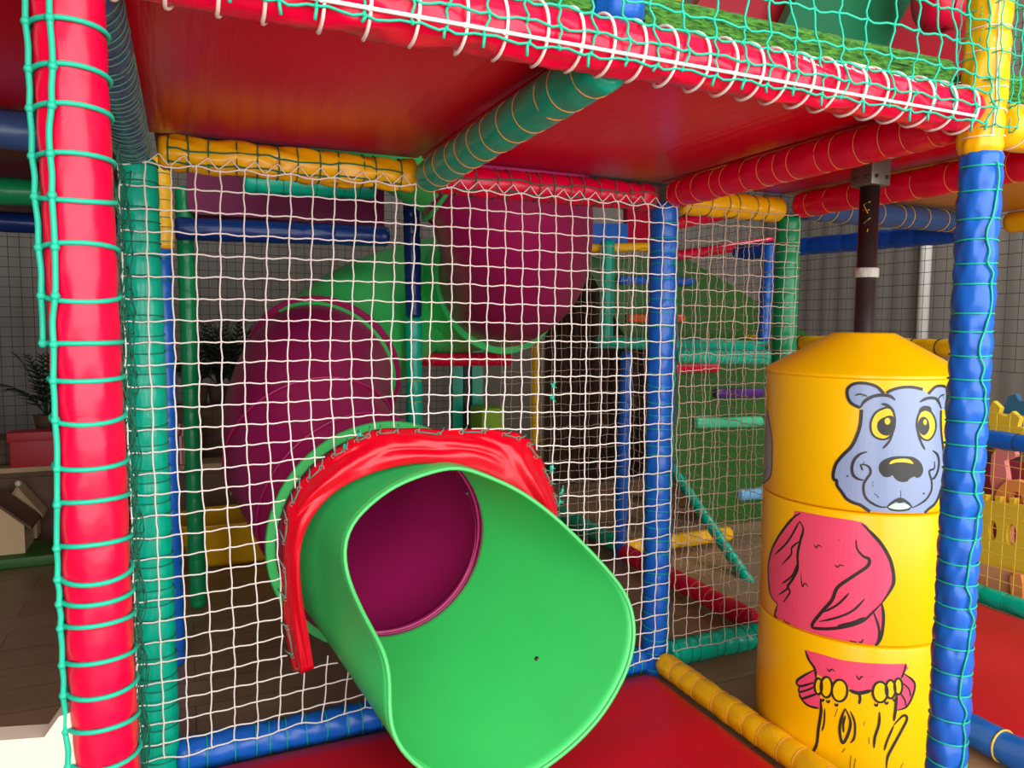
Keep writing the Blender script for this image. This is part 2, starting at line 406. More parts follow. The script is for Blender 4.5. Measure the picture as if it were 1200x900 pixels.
beam((X5+.03, YF-.5, .05), (X5+.03, 1.30, .05), BLUE, 'blue padded floor bar with pale bands at the lower right corner', r=.040, cm=CORDY, cr=.0026, step=.085, pinch=.05, seed=21)
beam((X3+.045, YF, 1.475), (2.6, YF, 1.475), YELLOW, 'yellow padded crossbar running right from the yellow upper post', r=.042, cm=CORDW, cr=.0010, step=.08, wrinkle=.06, seed=22)
# right bay
beam((X5+.045, YB-.02, ZB), (X6-.04, YB-.02, ZB), SLATE, 'slate blue padded crossbar with yellow cord rings, under the yellow deck', cm=CORDY, cr=.0014, step=.075, seed=23)
beam((X6-.06, YB+.05, ZB-.02), (X6-.28, YC+.1, ZB-.02), mat('deep_blue_vinyl', (.007, .06, .34), **vin), 'dark blue padded crossbar behind the slate blue one at the right', step=.12, seed=24)
beam((X6, .9, ZB+.005), (X6, YB-.06, ZB+.005), YELLOW, 'yellow padded crossbar high at the right edge of the picture', step=.1, seed=25)
a_ = at(1030, 405, 'x', X6); b_ = at(1180, 517, 'x', X6)
beam((X6, 1.95, a_.z), (X6, 3.6, a_.z), YELLOW, 'yellow padded rail with black bands in front of the grey wall', r=.036, cm=WIRE, cr=.0024, step=.19, seed=26)
beam((X6, 1.0, b_.z), (X6, 1.93, b_.z), BLUE, 'blue padded rail above the pen of foam toys', r=.034, cm=WIRE, cr=.0012, step=.12, wrinkle=.08, seed=27)
beam((X6, 1.0, .05), (X6, 2.6, .05), TEAL, 'teal padded floor bar between the right red mat and the toy pen', r=.036, cm=CORDD, cr=.001, step=.09, seed=28)
# left bay, behind the red post
beam((-1.3, YB-.06, ZB+.005), (XL-.05, YB-.06, ZB+.005), SLATE, 'slate blue padded crossbar left of the red post, highest of three', step=.14, cm=CORDO, cr=.0012, seed=29)
beam((-1.6, 2.67, ZB), (XL-.05, 2.67, ZB), GREENV, 'green padded crossbar left of the red post, between two blue beams', step=.2, seed=30)
beam((-1.8, 3.5, ZB), (XL-.05, 3.5, ZB), NAVY, 'dark blue padded crossbar left of the red post, lowest of three', step=.2, seed=31)
beam(at(205, 268, 'y', 2.86), at(455, 277, 'y', 2.86), NAVY, 'dark blue padded crossbar behind the upper left of the white net', step=.16, seed=32)
a_ = at(285, 213, 'y', 2.75); b_ = at(440, 221, 'y', 2.75)
beam(a_, b_, TEAL, 'teal padded crossbar under the yellow beam, behind the net', r=.040, step=.09, cm=CORDD, seed=33)

# ===== deck
def slab(name, x0, x1, y0, y1, z0, z1, m_, label, cat='deck panel', bev=.008):
    mb = MB(); mb.box((x0, y0, z0), (x1, y1, z1), bev=bev); return tag(mb.build(name, m_), label, cat)
slab('play_deck', XL+.0, XM-.003, YF+.052, YB+.03, 1.535, 1.565, DECKRED, 'glossy red deck underside left of the green beam')
slab('play_deck', XM+.003, X3-.003, YF+.052, YB+.03, 1.535, 1.565, DECKRED, 'glossy red deck underside right of the green beam')
slab('play_deck', X3+.003, X5-.003, YF+.052, YB+.03, 1.535, 1.565, DECKRED, 'small red deck underside above the yellow roller')
slab('play_deck', X5+.003, X6, YF+.052, YB+.03, 1.535, 1.565, DECKYEL, 'yellow deck underside at the upper right')
slab('play_deck', -2.0, XL-.006, .3, YB+.03, 1.535, 1.565, DECKRED, 'dark red deck underside left of the red front post')
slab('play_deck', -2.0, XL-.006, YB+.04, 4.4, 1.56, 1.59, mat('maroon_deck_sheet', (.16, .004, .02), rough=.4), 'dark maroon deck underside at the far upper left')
slab('play_deck', XL, .70, 2.95, 4.2, 1.88, 1.91, MATS['maroon_deck_sheet'], 'unseen deck added to shade the space behind the yellow beam at the upper left')  # added out of view to keep daylight off the purple trough
slab('play_deck', 1.38, X6, YB+.06, 4.2, 1.88, 1.91, MATS['maroon_deck_sheet'], 'unseen deck added to shade the space behind the right part of the nets')  # second unseen sheet, added to block light from above
def carpet(x0, x1, label):
    rows = []; z = 1.526; yy = .948
    prof = []
    for k in range(15):
        zz = z+(.052)*k/14; prof.append((yy-.0035*abs(math.sin(k*PI/2)), zz))
    for k in range(1, 7):
        q = PI/2*k/6; prof.append((yy+.02-.02*math.cos(q), z+.052+.012*math.sin(q)))
    prof += [(YB, z+.064), (YB, 1.567), (.972, 1.567), (.972, z)]
    for x in [x0+(x1-x0)*i/60 for i in range(61)]: rows.append([V((x, p[0]+random.uniform(-.001, .001), p[1]+random.uniform(-.0008, .0008))) for p in prof])
    mb = MB(); o = mb.grid(rows, True); n = len(prof)
    mb.f.append(tuple(range(n))); mb.m.append(0); mb.f.append(tuple(60*n+k for k in range(n))[::-1]); mb.m.append(0)
    tag(mb.build('grass_carpet', CARPET, auto=40), label, 'carpet')
carpet(XL, XM-.045, 'green ribbed grass carpet on the deck edge, left of the blue upper post')
carpet(XM+.045, X3-.05, 'green ribbed grass carpet on the deck edge, right of the blue upper post')
carpet(X3+.05, X6-.3, 'green grass carpet right of the yellow upper post')

# upper storey seen through the green net
def panel(name, px, ax, val, th, m_, label, cat, off=None, parent=None):
    pts = [at(x, y, ax, val) for x, y in px]
    o_ = off or {'x': (th, 0, 0), 'y': (0, th, 0), 'z': (0, 0, th)}[ax]
    mb = MB(); mb.prism(pts, o_); o = mb.build(name, m_, parent=parent, smooth=False)
    return tag(o, label, cat) if label else o
panel('ramp', [(905, 60), (960, -60), (1100, -60), (1010, 110), (960, 150), (895, 150)], 'y', 1.72, .04, mat('shaded_green_vinyl', (.002, .13, .05), rough=.4), 'shaded green sloping panel above the deck carpet', 'panel')  # green darkened: the upper storey's shade is put into the colour
panel('vinyl_screen', [(790, 60), (790, 130), (885, 130), (925, 0), (935, -60), (850, -60)], 'y', 1.80, .04, mat('shaded_red_vinyl', (.30, .001, .012), rough=.4), 'red slanted panel left of the shaded green panel above the deck', 'panel')  # red vinyl in shadow, painted as a darker base colour
panel('vinyl_screen', [(985, 70), (1080, -60), (1160, -60), (1160, 140), (1090, 140), (1010, 140)], 'y', 1.84, .04, MATS['shaded_red_vinyl'], 'red panel right of the shaded green panel above the deck', 'panel')
c_ = at(1105, -12, 'y', 1.55)
mb = MB(); rows = []
for i in range(19):
    ph = PI*i/18; rr = math.sin(ph)**.6*.085
    rows.append([c_+V((rr*math.cos(2*PI*k/28)*(1+.03*math.sin(6*PI*k/28*2+i)), rr*math.sin(2*PI*k/28), math.cos(ph)*.115)) for k in range(28)])
mb.grid(rows, True); bag = tag(mb.build('padded_bag', RED), 'shiny red stuffed bag hanging behind the green net, upper right', 'bag')
mb = MB()
for dx in (-.03, 0, .03):
    mb.tube([c_+V((dx*math.sin(PI*k/12)*1.5, -math.sin(PI*k/12)*.088, math.cos(PI*k/12)*.118)) for k in range(13)], .002, 6)
mb.build('seam_piping', mat('dark_piping', (.3, .0, .02), rough=.4), bag)
padded('padded_post', at(790, 30, 'y', 2.0), at(790, -60, 'y', 2.0), .032, YELLOW, 'yellow padded post behind the blue upper post above the deck', 'post', step=.1)

# ===== floor mats
def softmat(x0, x1, y0, y1, z1, label, m_=MATRED):
    mb = MB(); rows = []; nx, ny = 60, 60
    for i in range(nx+1):
        row = []
        for j in range(ny+1):
            u, v = i/nx, j/ny; x = x0+(x1-x0)*u; y = y0+(y1-y0)*v
            e = min(u*(x1-x0), (1-u)*(x1-x0), v*(y1-y0), (1-v)*(y1-y0))
            z = z1*min(1, (e/.03))**.5 if e < .03 else z1
            z += .0045*noise.noise(V((x*2.2+y*3, y*7-x*2, 3)))*min(1, e/.05)
            row.append(V((x, y, max(z, .001))))
        rows.append(row)
    mb.grid(rows); o = mb.grid([[V((r_[0].x, r_[0].y, .001)), V((r_[-1].x, r_[-1].y, .001))] for r_ in (rows[0], rows[-1])])
    tag(mb.build('floor_mat', m_), label, 'mat')
softmat(XL+.03, X3-.04, -.6, YB-.035, .042, 'large red vinyl mat in front of the green slide mouth')
softmat(X5+.08, X6-.045, .2, 1.86, .035, 'red vinyl mat at the lower right, between blue post and toy pen')
# ===== the roller figure
RX, RY, RR = 1.600, 1.386, .232
roll = thing('roller_game', 'big yellow three-part roller with a blue bear face and pink bird body printed on it', 'roller game', (RX, RY, 0))
def lathe(prof, mi=0, n=72):
    mb = MB(); mb.grid([[V((RX+r*math.cos(2*PI*k/n), RY+r*math.sin(2*PI*k/n), z)) for k in range(n)] for r, z in prof], True, mi); return mb
def rsec(z0, z1, r=RR):
    e = .006
    return [(0.02, z0), (r-e, z0), (r-e*.3, z0+e*.3), (r, z0+e), (r, z1-e), (r-e*.3, z1-e*.3), (r-e, z1), (.02, z1)]
segz = [(.670, .988), (.352, .667), (.030, .349)]
lathe([(.02, .978), (RR-.002, .978), (RR+.004, .984), (RR+.004, .990), (RR-.004, .997), (.08, 1.082), (.072, 1.086), (.02, 1.087)]).build('conical_lid', ROLLY, roll, auto=35)
SEG = []
for z0, z1 in segz: SEG.append(lathe(rsec(z0, z1)).build('roller_segment', ROLLY, roll, auto=50))
def cyl(px, py):
    d = ray(px, py); o = CO-V((RX, RY, 0)); r = RR
    A = d.x**2+d.y**2; B = 2*(o.x*d.x+o.y*d.y); Cc = o.x**2+o.y**2-r*r
    D = max(0, B*B-4*A*Cc); t = (-B-math.sqrt(D))/(2*A); p = o+d*t
    a_ = math.atan2(p.y, p.x); return (a_-2*PI if a_ > 0 else a_, p.z)
class Print:
    def __init__(s, mats): s.mb = MB(); s.mats = mats; s.ix = {m.name: i for i, m in enumerate(mats)}
    def w(s, u, z, off): return V((RX+(RR+off)*math.cos(u), RY+(RR+off)*math.sin(u), z))
    def fill(s, pts, m, off=.0006, smooth=5, closed=True):
        p = [V((c[0], c[1], 0)) for c in pts]
        if smooth: p = crom(p, smooth, True)
        bm = bmesh.new(); vs = [bm.verts.new((q.x*RR, q.y, 0)) for q in p]
        try: bm.faces.new(vs)
        except Exception: bm.free(); return
        bmesh.ops.triangulate(bm, faces=bm.faces[:])
        us = [q.x*RR for q in p]; u = min(us)+.006
        while u < max(us):
            bmesh.ops.bisect_plane(bm, geom=bm.verts[:]+bm.edges[:]+bm.faces[:], plane_co=(u, 0, 0), plane_no=(1, 0, 0)); u += .012
        bm.verts.ensure_lookup_table(); bm.verts.index_update()
        s.mb.add([s.w(v.co.x/RR, v.co.y, off) for v in bm.verts], [tuple(v.index for v in f.verts) for f in bm.faces], s.ix[m.name]); bm.free()
    def line(s, pts, wd=.0022, m=BLACK, off=.0012, smooth=5, taper=True):
        wd *= 1.25
        p = [V((c[0]*RR, c[1], 0)) for c in pts]
        if smooth and len(p) > 2: p = crom(p, smooth)
        N = len(p); rows = []
        for i, q in enumerate(p):
            t = (p[min(i+1, N-1)]-p[max(i-1, 0)])
            if t.length < 1e-9: continue
            t.normalize(); n = V((-t.y, t.x, 0)); f = i/(N-1)
            k = wd*(.35+.65*min(1, 5*f, 5*(1-f))) if taper else wd
            a, b = q+n*k, q-n*k
            rows.append([s.w(a.x/RR, a.y, off), s.w(b.x/RR, b.y, off)])
        s.mb.grid(rows, False, s.ix[m.name])
def H(L, ox=950, oy=430, sc=4.5): return [cyl(ox+x/sc, oy+y/sc) for x, y in L]
def T(L): return H(L, 800, 600, 3)
# -- the bear's face
PR = Print([BLACK, INKB, INKY, INKW, INKG])
zb = segz[0][0]+.004
ear_l = [(385, 140), (350, 105), (300, 88), (250, 85), (212, 97), (193, 125), (198, 165), (220, 195), (262, 215)]
side_l = [(268, 225), (262, 300), (245, 360), (215, 420), (170, 465), (135, 510), (120, 560), (122, 592), (137, 598), (140, 625), (165, 660), (190, 695), (225, 715), (262, 728), (295, 750), (310, 775), (308, 812)]
side_r = [(603, 812), (602, 780), (625, 745), (650, 725), (668, 695), (680, 660), (692, 620), (702, 560), (705, 500), (697, 430), (688, 350), (685, 280), (686, 228)]
ear_r = [(705, 222), (722, 195), (728, 150), (718, 115), (695, 100), (660, 103), (635, 125), (620, 142)]
top = [(590, 118), (545, 108), (500, 106), (455, 113), (420, 125), (400, 138)]
full = [(u, max(z, zb)) for u, z in H(ear_l+side_l+side_r+ear_r+top)]
PR.fill(full, INKB, smooth=3)
for L, w_ in ((ear_l, .0028), (side_l, .0030), (side_r[::-1], .0026), (ear_r, .0026), (top, .0028)):
    PR.line([(u, max(z, zb)) for u, z in H(L)], w_, taper=False)
for L, w_ in (([(262, 215), (285, 180), (330, 155), (380, 148), (420, 155), (445, 175)], .0030), ([(235, 150), (262, 143), (300, 155)], .0014), ([(272, 160), (285, 148)], .001),
              ([(575, 185), (605, 168), (640, 163), (668, 175), (688, 222)], .0028), ([(672, 170), (685, 152), (705, 145)], .0014), ([(690, 150), (706, 168)], .001),
              ([(372, 195), (400, 200), (425, 218), (442, 250)], .0024), ([(435, 335), (415, 390), (380, 430)], .0020), ([(562, 340), (580, 395), (602, 437)], .0020),
              ([(570, 240), (590, 216), (620, 215), (634, 234)], .0030), ([(298, 447), (260, 460), (230, 490), (218, 530), (225, 570), (250, 590), (280, 597)], .0026),
              ([(260, 518), (285, 515), (310, 530), (315, 560), (295, 590), (280, 620), (280, 660), (295, 695), (330, 722), (370, 738), (405, 738)], .0022),
              ([(262, 512), (268, 530), (274, 546)], .0016), ([(263, 522), (286, 500)], .0016),
              ([(402, 738), (430, 715), (470, 695), (510, 715), (535, 742)], .0024), ([(402, 738), (425, 752), (470, 757), (515, 750), (527, 735)], .0018), ([(475, 652), (474, 695)], .0013),
              ([(640, 440), (665, 460), (675, 500), (668, 550), (650, 585), (635, 590)], .0024), ([(652, 498), (650, 535), (628, 545), (625, 560), (636, 600), (635, 650), (610, 695), (570, 725), (535, 742)], .0020),
              ([(325, 612), (330, 603)], .0012), ([(324, 632), (332, 620)], .0012), ([(336, 664), (342, 676)], .0014), ([(347, 670), (355, 688)], .0014), ([(352, 690), (360, 682)], .001)):
    PR.line(H(L), w_)
le = [(400, 212), (430, 225), (443, 270), (440, 320), (425, 355), (400, 378), (365, 380), (330, 360), (316, 320), (322, 275), (350, 235)]
re_ = [(605, 225), (635, 240), (655, 280), (658, 320), (645, 360), (620, 385), (590, 378), (568, 350), (558, 305), (565, 260), (580, 235)]
PR.fill(H(le), INKY, .0009); PR.fill(H(re_), INKY, .0009)
for e in (le, re_): PR.line(H(e+[e[0]]), .0018, taper=False, off=.0016)
PR.fill(H([(405, 258), (434, 262), (440, 300), (428, 340), (405, 362), (370, 352), (350, 320), (360, 282)]), BLACK, .0012)
PR.fill(H([(597, 262), (618, 280), (625, 320), (612, 350), (592, 360), (572, 342), (563, 305), (575, 272)]), BLACK, .0012)
def ell(cx, cy, rx, ry, n=14, rot=0): return [(cx+rx*math.cos(2*PI*k/n)*math.cos(rot)-ry*math.sin(2*PI*k/n)*math.sin(rot), cy+rx*math.cos(2*PI*k/n)*math.sin(rot)+ry*math.sin(2*PI*k/n)*math.cos(rot)) for k in range(n)]
PR.fill(H(ell(404, 286, 15, 18)), INKY, .0015, 0); PR.fill(H(ell(601, 291, 10, 15)), INKY, .0015, 0)
PR.fill(H([(480, 470), (540, 475), (580, 505), (592, 545), (580, 575), (560, 585), (545, 578), (520, 590), (505, 605), (470, 605), (445, 590), (430, 570), (415, 580), (385, 578), (362, 550), (362, 515), (385, 490), (430, 473)]), BLACK, .0012, 3)
PR.fill(H([(415, 512), (430, 492), (480, 483), (520, 488), (540, 510), (500, 503), (450, 503)]), INKY, .0015, 3)
PR.fill(H([(445, 703), (470, 692), (498, 706), (478, 716), (460, 716)]), BLACK, .0013, 2)
PR.fill(H([(408, 736), (432, 722), (470, 718), (508, 724), (525, 738), (510, 746), (470, 752), (428, 748)]), INKW, .0010, 2)
for q in ((195, 575), (595, 667)): PR.fill(H(ell(q[0], q[1], 5, 5, 8)), BLACK, .0013, 0)
# part of another face, turned away to the left
PR.mb.build('bear_face_print', PR.mats, SEG[0], smooth=False)
PR = Print([BLACK, INKB, INKY, INKW, INKG])
PR.fill([cyl(x, y) for x, y in [(899, 480), (904, 505), (905, 535), (903, 558), (894, 566), (895.5, 520)]], INKG)
PR.line([cyl(x, y) for x, y in [(898, 470), (904, 505), (905, 540), (902, 560), (894, 568)]], .0016)
PR.line([cyl(x, y) for x, y in [(901, 545), (898, 552), (895, 560)]], .0010)
PR.mb.build('grey_face_print', PR.mats, SEG[0], smooth=False)
# -- the bird's body
PR = Print([BLACK, INKP, INKY]); z1 = segz[1][1]-.006; z0 = segz[1][0]+.006
cl = lambda P: [(u, min(max(z, z0), z1)) for u, z in P]
PR.fill(cl(T([(400, -4), (500, 14), (630, 36), (665, 75), (700, 115), (730, 170), (742, 230), (735, 265), (700, 320), (706, 370), (700, 430), (685, 480), (675, 530), (560, 515), (430, 486), (330, 440), (325, 400), (325, 350), (335, 330), (310, 290), (303, 240), (303, 180), (320, 120), (355, 60), (390, 15)])), INKP, smooth=3)
for L, w_ in (([(415, 4), (390, 20), (355, 62), (320, 120), (303, 180), (303, 240), (310, 290), (335, 325)], .0026), ([(335, 325), (325, 360), (325, 400), (332, 440)], .0024),
              ([(630, 40), (665, 75), (700, 115), (730, 170), (742, 230), (735, 265), (700, 320)], .0032), ([(700, 320), (706, 370), (700, 430), (685, 480)], .0028),
              ([(412, 32), (425, 60), (415, 100), (405, 150), (405, 200), (385, 240), (370, 262), (378, 282), (355, 318)], .0026), ([(412, 32), (370, 105), (325, 150)], .0020),
              ([(415, 100), (385, 125), (382, 150), (350, 185)], .0018), ([(403, 185), (385, 225), (350, 252)], .0018), ([(376, 262), (362, 275), (340, 290)], .0016),
              ([(610, 98), (614, 130), (635, 155), (655, 165), (650, 190), (600, 225), (545, 265), (525, 310), (490, 350), (455, 400), (490, 410), (560, 405), (630, 385), (670, 350), (700, 320)], .0030),
              ([(585, 285), (545, 325), (495, 352)], .0020), ([(640, 305), (600, 345), (545, 370), (480, 385)], .0020), ([(640, 370), (600, 388), (545, 400)], .0028),
              ([(668, 345), (688, 400), (690, 440), (680, 490), (672, 528)], .0022), ([(463, 112), (470, 126), (478, 116), (490, 124)], .0011), ([(535, 184), (545, 194), (553, 186), (568, 190)], .0011),
              ([(416, 218), (422, 262), (430, 250), (442, 262)], .0012), ([(356, 375), (360, 412), (368, 402), (380, 412)], .0012), ([(586, 462), (592, 480), (600, 494), (610, 485), (607, 465)], .0014),
              ([(620, 455), (628, 458), (635, 446)], .0014), ([(545, 98), (555, 99)], .001)):
    PR.line(cl(T(L)), w_)
PR.mb.build('bird_body_print', PR.mats, SEG[1], smooth=False)
# -- legs on a tree stump
PR = Print([BLACK, INKP, INKY]); z1 = segz[2][1]-.005; z0 = segz[2][0]+.006
cl = lambda P: [(u, min(max(z, z0), z1)) for u, z in P]
PR.fill(cl(T([(430, 484), (560, 520), (785, 533), (775, 570), (765, 585), (740, 590), (700, 600), (660, 628), (620, 632), (585, 620), (560, 592), (520, 590), (480, 575), (462, 555)])), INKP, smooth=2)
PR.fill(T([(462, 555), (405, 590), (412, 612), (410, 630), (415, 655), (440, 680), (480, 690), (484, 645), (465, 600)]), INKP, .0007, 2)
PR.fill(T([(775, 570), (805, 590), (816, 610), (805, 650), (785, 685), (750, 695), (752, 650), (768, 620)]), INKP, .0007, 2)
for L, w_ in (([(432, 486), (445, 520), (465, 550), (470, 590)], .0024), ([(785, 533), (778, 560), (768, 585)], .0020), ([(462, 555), (405, 590), (412, 612), (465, 598)], .0022), ([(412, 612), (410, 632), (440, 625), (468, 612)], .0018),
              ([(410, 632), (418, 655), (440, 650), (478, 636)], .0022), ([(418, 658), (442, 680), (480, 690)], .0022), ([(775, 566), (805, 588), (816, 610), (806, 650), (785, 685), (750, 697)], .0022),
              ([(772, 600), (795, 622), (800, 650)], .0016), ([(760, 630), (780, 660), (784, 682)], .0016), ([(508, 548), (516, 560), (524, 552), (536, 560)], .0012), ([(610, 572), (620, 588), (628, 578), (635, 580)], .0014), ([(658, 575), (668, 577)], .001),
              ([(485, 655), (487, 700), (478, 760), (470, 820), (445, 862)], .0028), ([(585, 625), (620, 636), (665, 626)], .0036), ([(620, 636), (624, 655), (620, 675)], .0024), ([(752, 640), (748, 690), (742, 735)], .0028),
              ([(742, 748), (775, 715), (788, 728), (765, 775), (735, 830), (720, 862), (716, 900)], .0026), ([(742, 750), (720, 800), (708, 838)], .0020), ([(775, 880), (765, 900)], .0016),
              ([(572, 690), (590, 735), (582, 780), (562, 812), (552, 765), (560, 720), (572, 690)], .0026), ([(572, 715), (565, 745), (566, 775)], .0020), ([(572, 830), (560, 845)], .0018), ([(545, 690), (535, 720)], .0016), ([(590, 700), (605, 740), (604, 790), (590, 812)], .0020),
              ([(692, 702), (690, 745), (676, 790), (672, 830)], .0024), ([(655, 790), (655, 815)], .0016), ([(640, 735), (636, 750)], .0014), ([(592, 855), (588, 900)], .0016), ([(608, 865), (602, 900)], .0016), ([(500, 690), (498, 740), (490, 770)], .0016), ([(475, 850), (440, 880), (400, 850)], .0016)):
    PR.line(cl(T(L)), w_)
for cx, cy, rx, ry in ((478, 612, 13, 28), (506, 615, 20, 36), (552, 627, 27, 38), (757, 612, 14, 28), (730, 622, 17, 32), (694, 632, 26, 36)):
    PR.fill(T(ell(cx, cy, rx, ry)), INKY, .0014, 0); PR.line(T(ell(cx, cy, rx, ry)+ell(cx, cy, rx, ry)[:1]), .0021, taper=False, off=.0018)
for x, y in ((492, 655), (512, 660), (541, 672), (680, 672), (716, 665), (745, 655)): PR.line(T([(x-6, y), (x, y+9), (x+6, y)]), .0018, off=.0019)
PR.mb.build('bird_feet_and_stump_print', PR.mats, SEG[2], smooth=False)
mb = MB(); mb.tube([V((RX, RY, 0)), V((RX, RY, 1.49))], .0235, 24); pole = mb.build('pole', BLACKP, roll)
mb = MB(); tt = V((0, 0, 1))
for q in ([(1017, 250), (1012, 240), (1020, 236)], [(1012, 262), (1020, 255)], [(1016, 272), (1017, 268)], [(1011, 246), (1019, 246)]):
    pts = []
    for x, y in q:
        d = ray(x, y); o = CO-V((RX, RY, 0)); A = d.x**2+d.y**2; B = 2*(o.x*d.x+o.y*d.y); D = max(0, B*B-4*A*(o.x**2+o.y**2-.0237**2)); pts.append(CO+d*((-B-math.sqrt(D))/(2*A)))
    mb.tube(pts, .0012, 4)
mb.build('paint_scratches', WOODP, pole)
mb = MB(); zc = at(1014, 319, 'y', RY-.02).z
mb.grid([[V((RX+r*math.cos(2*PI*k/28), RY+r*math.sin(2*PI*k/28), z)) for k in range(28)] for r, z in ((.0235, zc-.012), (.029, zc-.012), (.030, zc-.008), (.030, zc+.008), (.029, zc+.012), (.0235, zc+.012))], True)
mb.build('collar_ring', mat('grey_putty', (.42, .42, .38), rough=.8, bump=.3, bscale=60), roll)
mb = MB(); mb.box((RX-.033, RY-.033, 1.455), (RX+.033, RY+.033, 1.528), bev=.004); mb.box((RX-.06, RY-.035, 1.526), (RX+.06, RY+.035, 1.534), bev=.002)
br = mb.build('bracket', STEEL, roll, auto=40)
mb = MB()
for x in (-.018, .018): mb.ball((RX+x, RY-.034, 1.475), .005)
for x in (-.018, .018): mb.ball((RX-.034, RY+x, 1.475), .005)
mb.build('bracket_bolts', BLACKP, br)
# ===== the tube slide
slide = thing('tube_slide', 'winding tube slide of green and magenta sections ending in an open green chute', 'slide', (.6, 2.0, 0))
def frames(pts):
    pts = [V(p) for p in pts]; N = len(pts); out = []
    a = None
    for i in range(N):
        t = (pts[min(i+1, N-1)]-pts[max(i-1, 0)]).normalized()
        if a is None: a = t.cross(V((0, 0, 1))).normalized()
        a = (a-t*a.dot(t)).normalized(); out.append((pts[i], t, a, t.cross(a)))
    return out
def tubesec(path, R, m_, n=64, th=.009, name='tube_section'):
    fr = frames(path); mb = MB()
    mb.grid([[p+(a*math.cos(2*PI*k/n)+b*math.sin(2*PI*k/n))*R for k in range(n)] for p, t, a, b in fr], True)
    return mb.build(name, m_, slide, solid=th, off=-1), fr
def flange(fr, R, m_, w=.03, th=.012, sgn=1):
    p, t, a, b = fr; mb = MB(); n = 64; prof = [(R-.004, -th), (R+w, -th), (R+w+.003, -th*.5), (R+w, 0), (R-.004, 0)]
    rows = [[p+t*h*sgn+(a*math.cos(2*PI*k/n)+b*math.sin(2*PI*k/n))*r for k in range(n)] for r, h in prof]; rows.append(rows[0])
    mb.grid(rows, True); return mb.build('flange', m_, slide, auto=40)
RT = .285
J = V((.515, 2.04, .492))
pathA = crom([J+V((0, -.004, 0)), J+V((0, .02, 0)), J+V((-.001, .05, .001)), J+V((-.02, .12, .03)), (.425, 2.33, .59), (.380, 2.56, .71), (.43, 2.84, .85), (.50, 3.0, .91)], 8)
pathB = crom([(.50, 3.0, .91), (.60, 3.16, .99), (.78, 3.36, 1.10), (1.0, 3.48, 1.19), (1.22, 3.33, 1.25), (1.28, 3.02, 1.29)], 8)
pathC = crom([(1.28, 3.02, 1.29), (1.21, 2.72, 1.35), (1.10, 2.50, 1.50), (1.01, 2.42, 1.63), (.90, 2.41, 1.72)], 9)
pathD = crom([(.90, 2.41, 1.72), (.75, 2.43, 1.80), (.50, 2.50, 1.94), (.1, 2.6, 2.15)], 8)
s1, f1 = tubesec(pathA, RT-.003, TUBEM); s2, f2 = tubesec(pathB, RT, TUBEG); s3, f3 = tubesec(pathC, RT+.005, TUBEM)
flange((J+V((0, .004, 0)), V((0, -1, 0)), V((1, 0, 0)), V((0, 0, 1))), RT+.006, TUBEG, .040)
for i_ in (30, 38):
    p, t, a, b = f1[i_]; mb = MB(); mb.tube([p+(a*math.cos(2*PI*k/64)+b*math.sin(2*PI*k/64))*(RT+.002) for k in range(64)], .0045, 6, closed=True); mb.build('seam_bead', TUBEM, s1); flange(f1[2], RT, TUBEM, .02)
s4, f4 = tubesec(pathD, RT+.004, TUBEG); flange(f4[0], RT+.004, TUBEG, .02, sgn=-1)
flange(f1[-1], RT-.006, TUBEM, .03); flange(f2[0], RT, TUBEG, .006, sgn=-1)
flange(f2[-1], RT, TUBEG, .035); flange(f3[0], RT, TUBEM, .006, sgn=-1)
# open exit chute: from the joint ring to the S-shaped rim
rim_px = [(530, 548, 1.76), (570, 558, 1.74), (612, 578, 1.72), (652, 608, 1.68), (690, 645, 1.62), (718, 676, 1.57), (736, 703, 1.53), (743, 740, 1.50), (736, 780, 1.48), (715, 822, 1.47),
          (690, 855, 1.46), (655, 887, 1.46), (615, 912, 1.455), (570, 922, 1.455), (523, 915, 1.46), (492, 899, 1.47), (472, 880, 1.485), (459, 855, 1.50), (456, 825, 1.52), (456, 795, 1.55), (449, 763, 1.58),
          (430, 728, 1.63), (412, 690, 1.68), (403, 655, 1.71), (408, 622, 1.73), (430, 594, 1.75), (470, 566, 1.76)]
rim = [at(x, y, 'y', Y) for x, y, Y in rim_px]
for p in rim: p.z = max(p.z, .045)
rim = crom(rim, 5, True)
rc = V((.66, 0, .40))
ang = sorted([(math.atan2(p.x-rc.x, p.z-rc.z) % (2*PI), p) for p in rim], key=lambda q: q[0])
def rim_at(th):
    th %= 2*PI
    for i in range(len(ang)):
        a0, p0 = ang[i-1] if i else (ang[-1][0]-2*PI, ang[-1][1]); a1, p1 = ang[i]
        if th <= a1: return p0.lerp(p1, (th-a0)/max(1e-9, a1-a0))
    a0, p0 = ang[-1]; a1, p1 = ang[0]; return p0.lerp(p1, (th-a0)/(a1+2*PI-a0))
NT = 120; rp = [rim_at(2*PI*k/NT) for k in range(NT)]
for _ in range(2): rp = [(rp[k-1]+rp[k]*2+rp[(k+1) % NT])/4 for k in range(NT)]
rows = []
for i in range(25):
    s = i/24; row = []
    for k in range(NT):
        th = 2*PI*k/NT; A = V((J.x+RT*math.sin(th), J.y, J.z+RT*math.cos(th)))
        row.append(A.lerp(rp[k], s))
    rows.append(row)
mb = MB(); mb.grid(rows, True)
chute = mb.build('exit_chute', TUBEG, slide, solid=.009, off=0)
bvh = BVHTree.FromPolygons([tuple(v) for v in mb.v], mb.f)
mb2 = MB(); mb2.tube(rp, .0055, 8, closed=True); mb2.build('chute_rim', mat('lit_edge_green_plastic', (.09, .66, .17), rough=.35), chute)  # same plastic as the chute; paler colour paints its lit edge
BOLT = mat('dark_bolt', (.10, .09, .07), rough=.4, metal=.5)
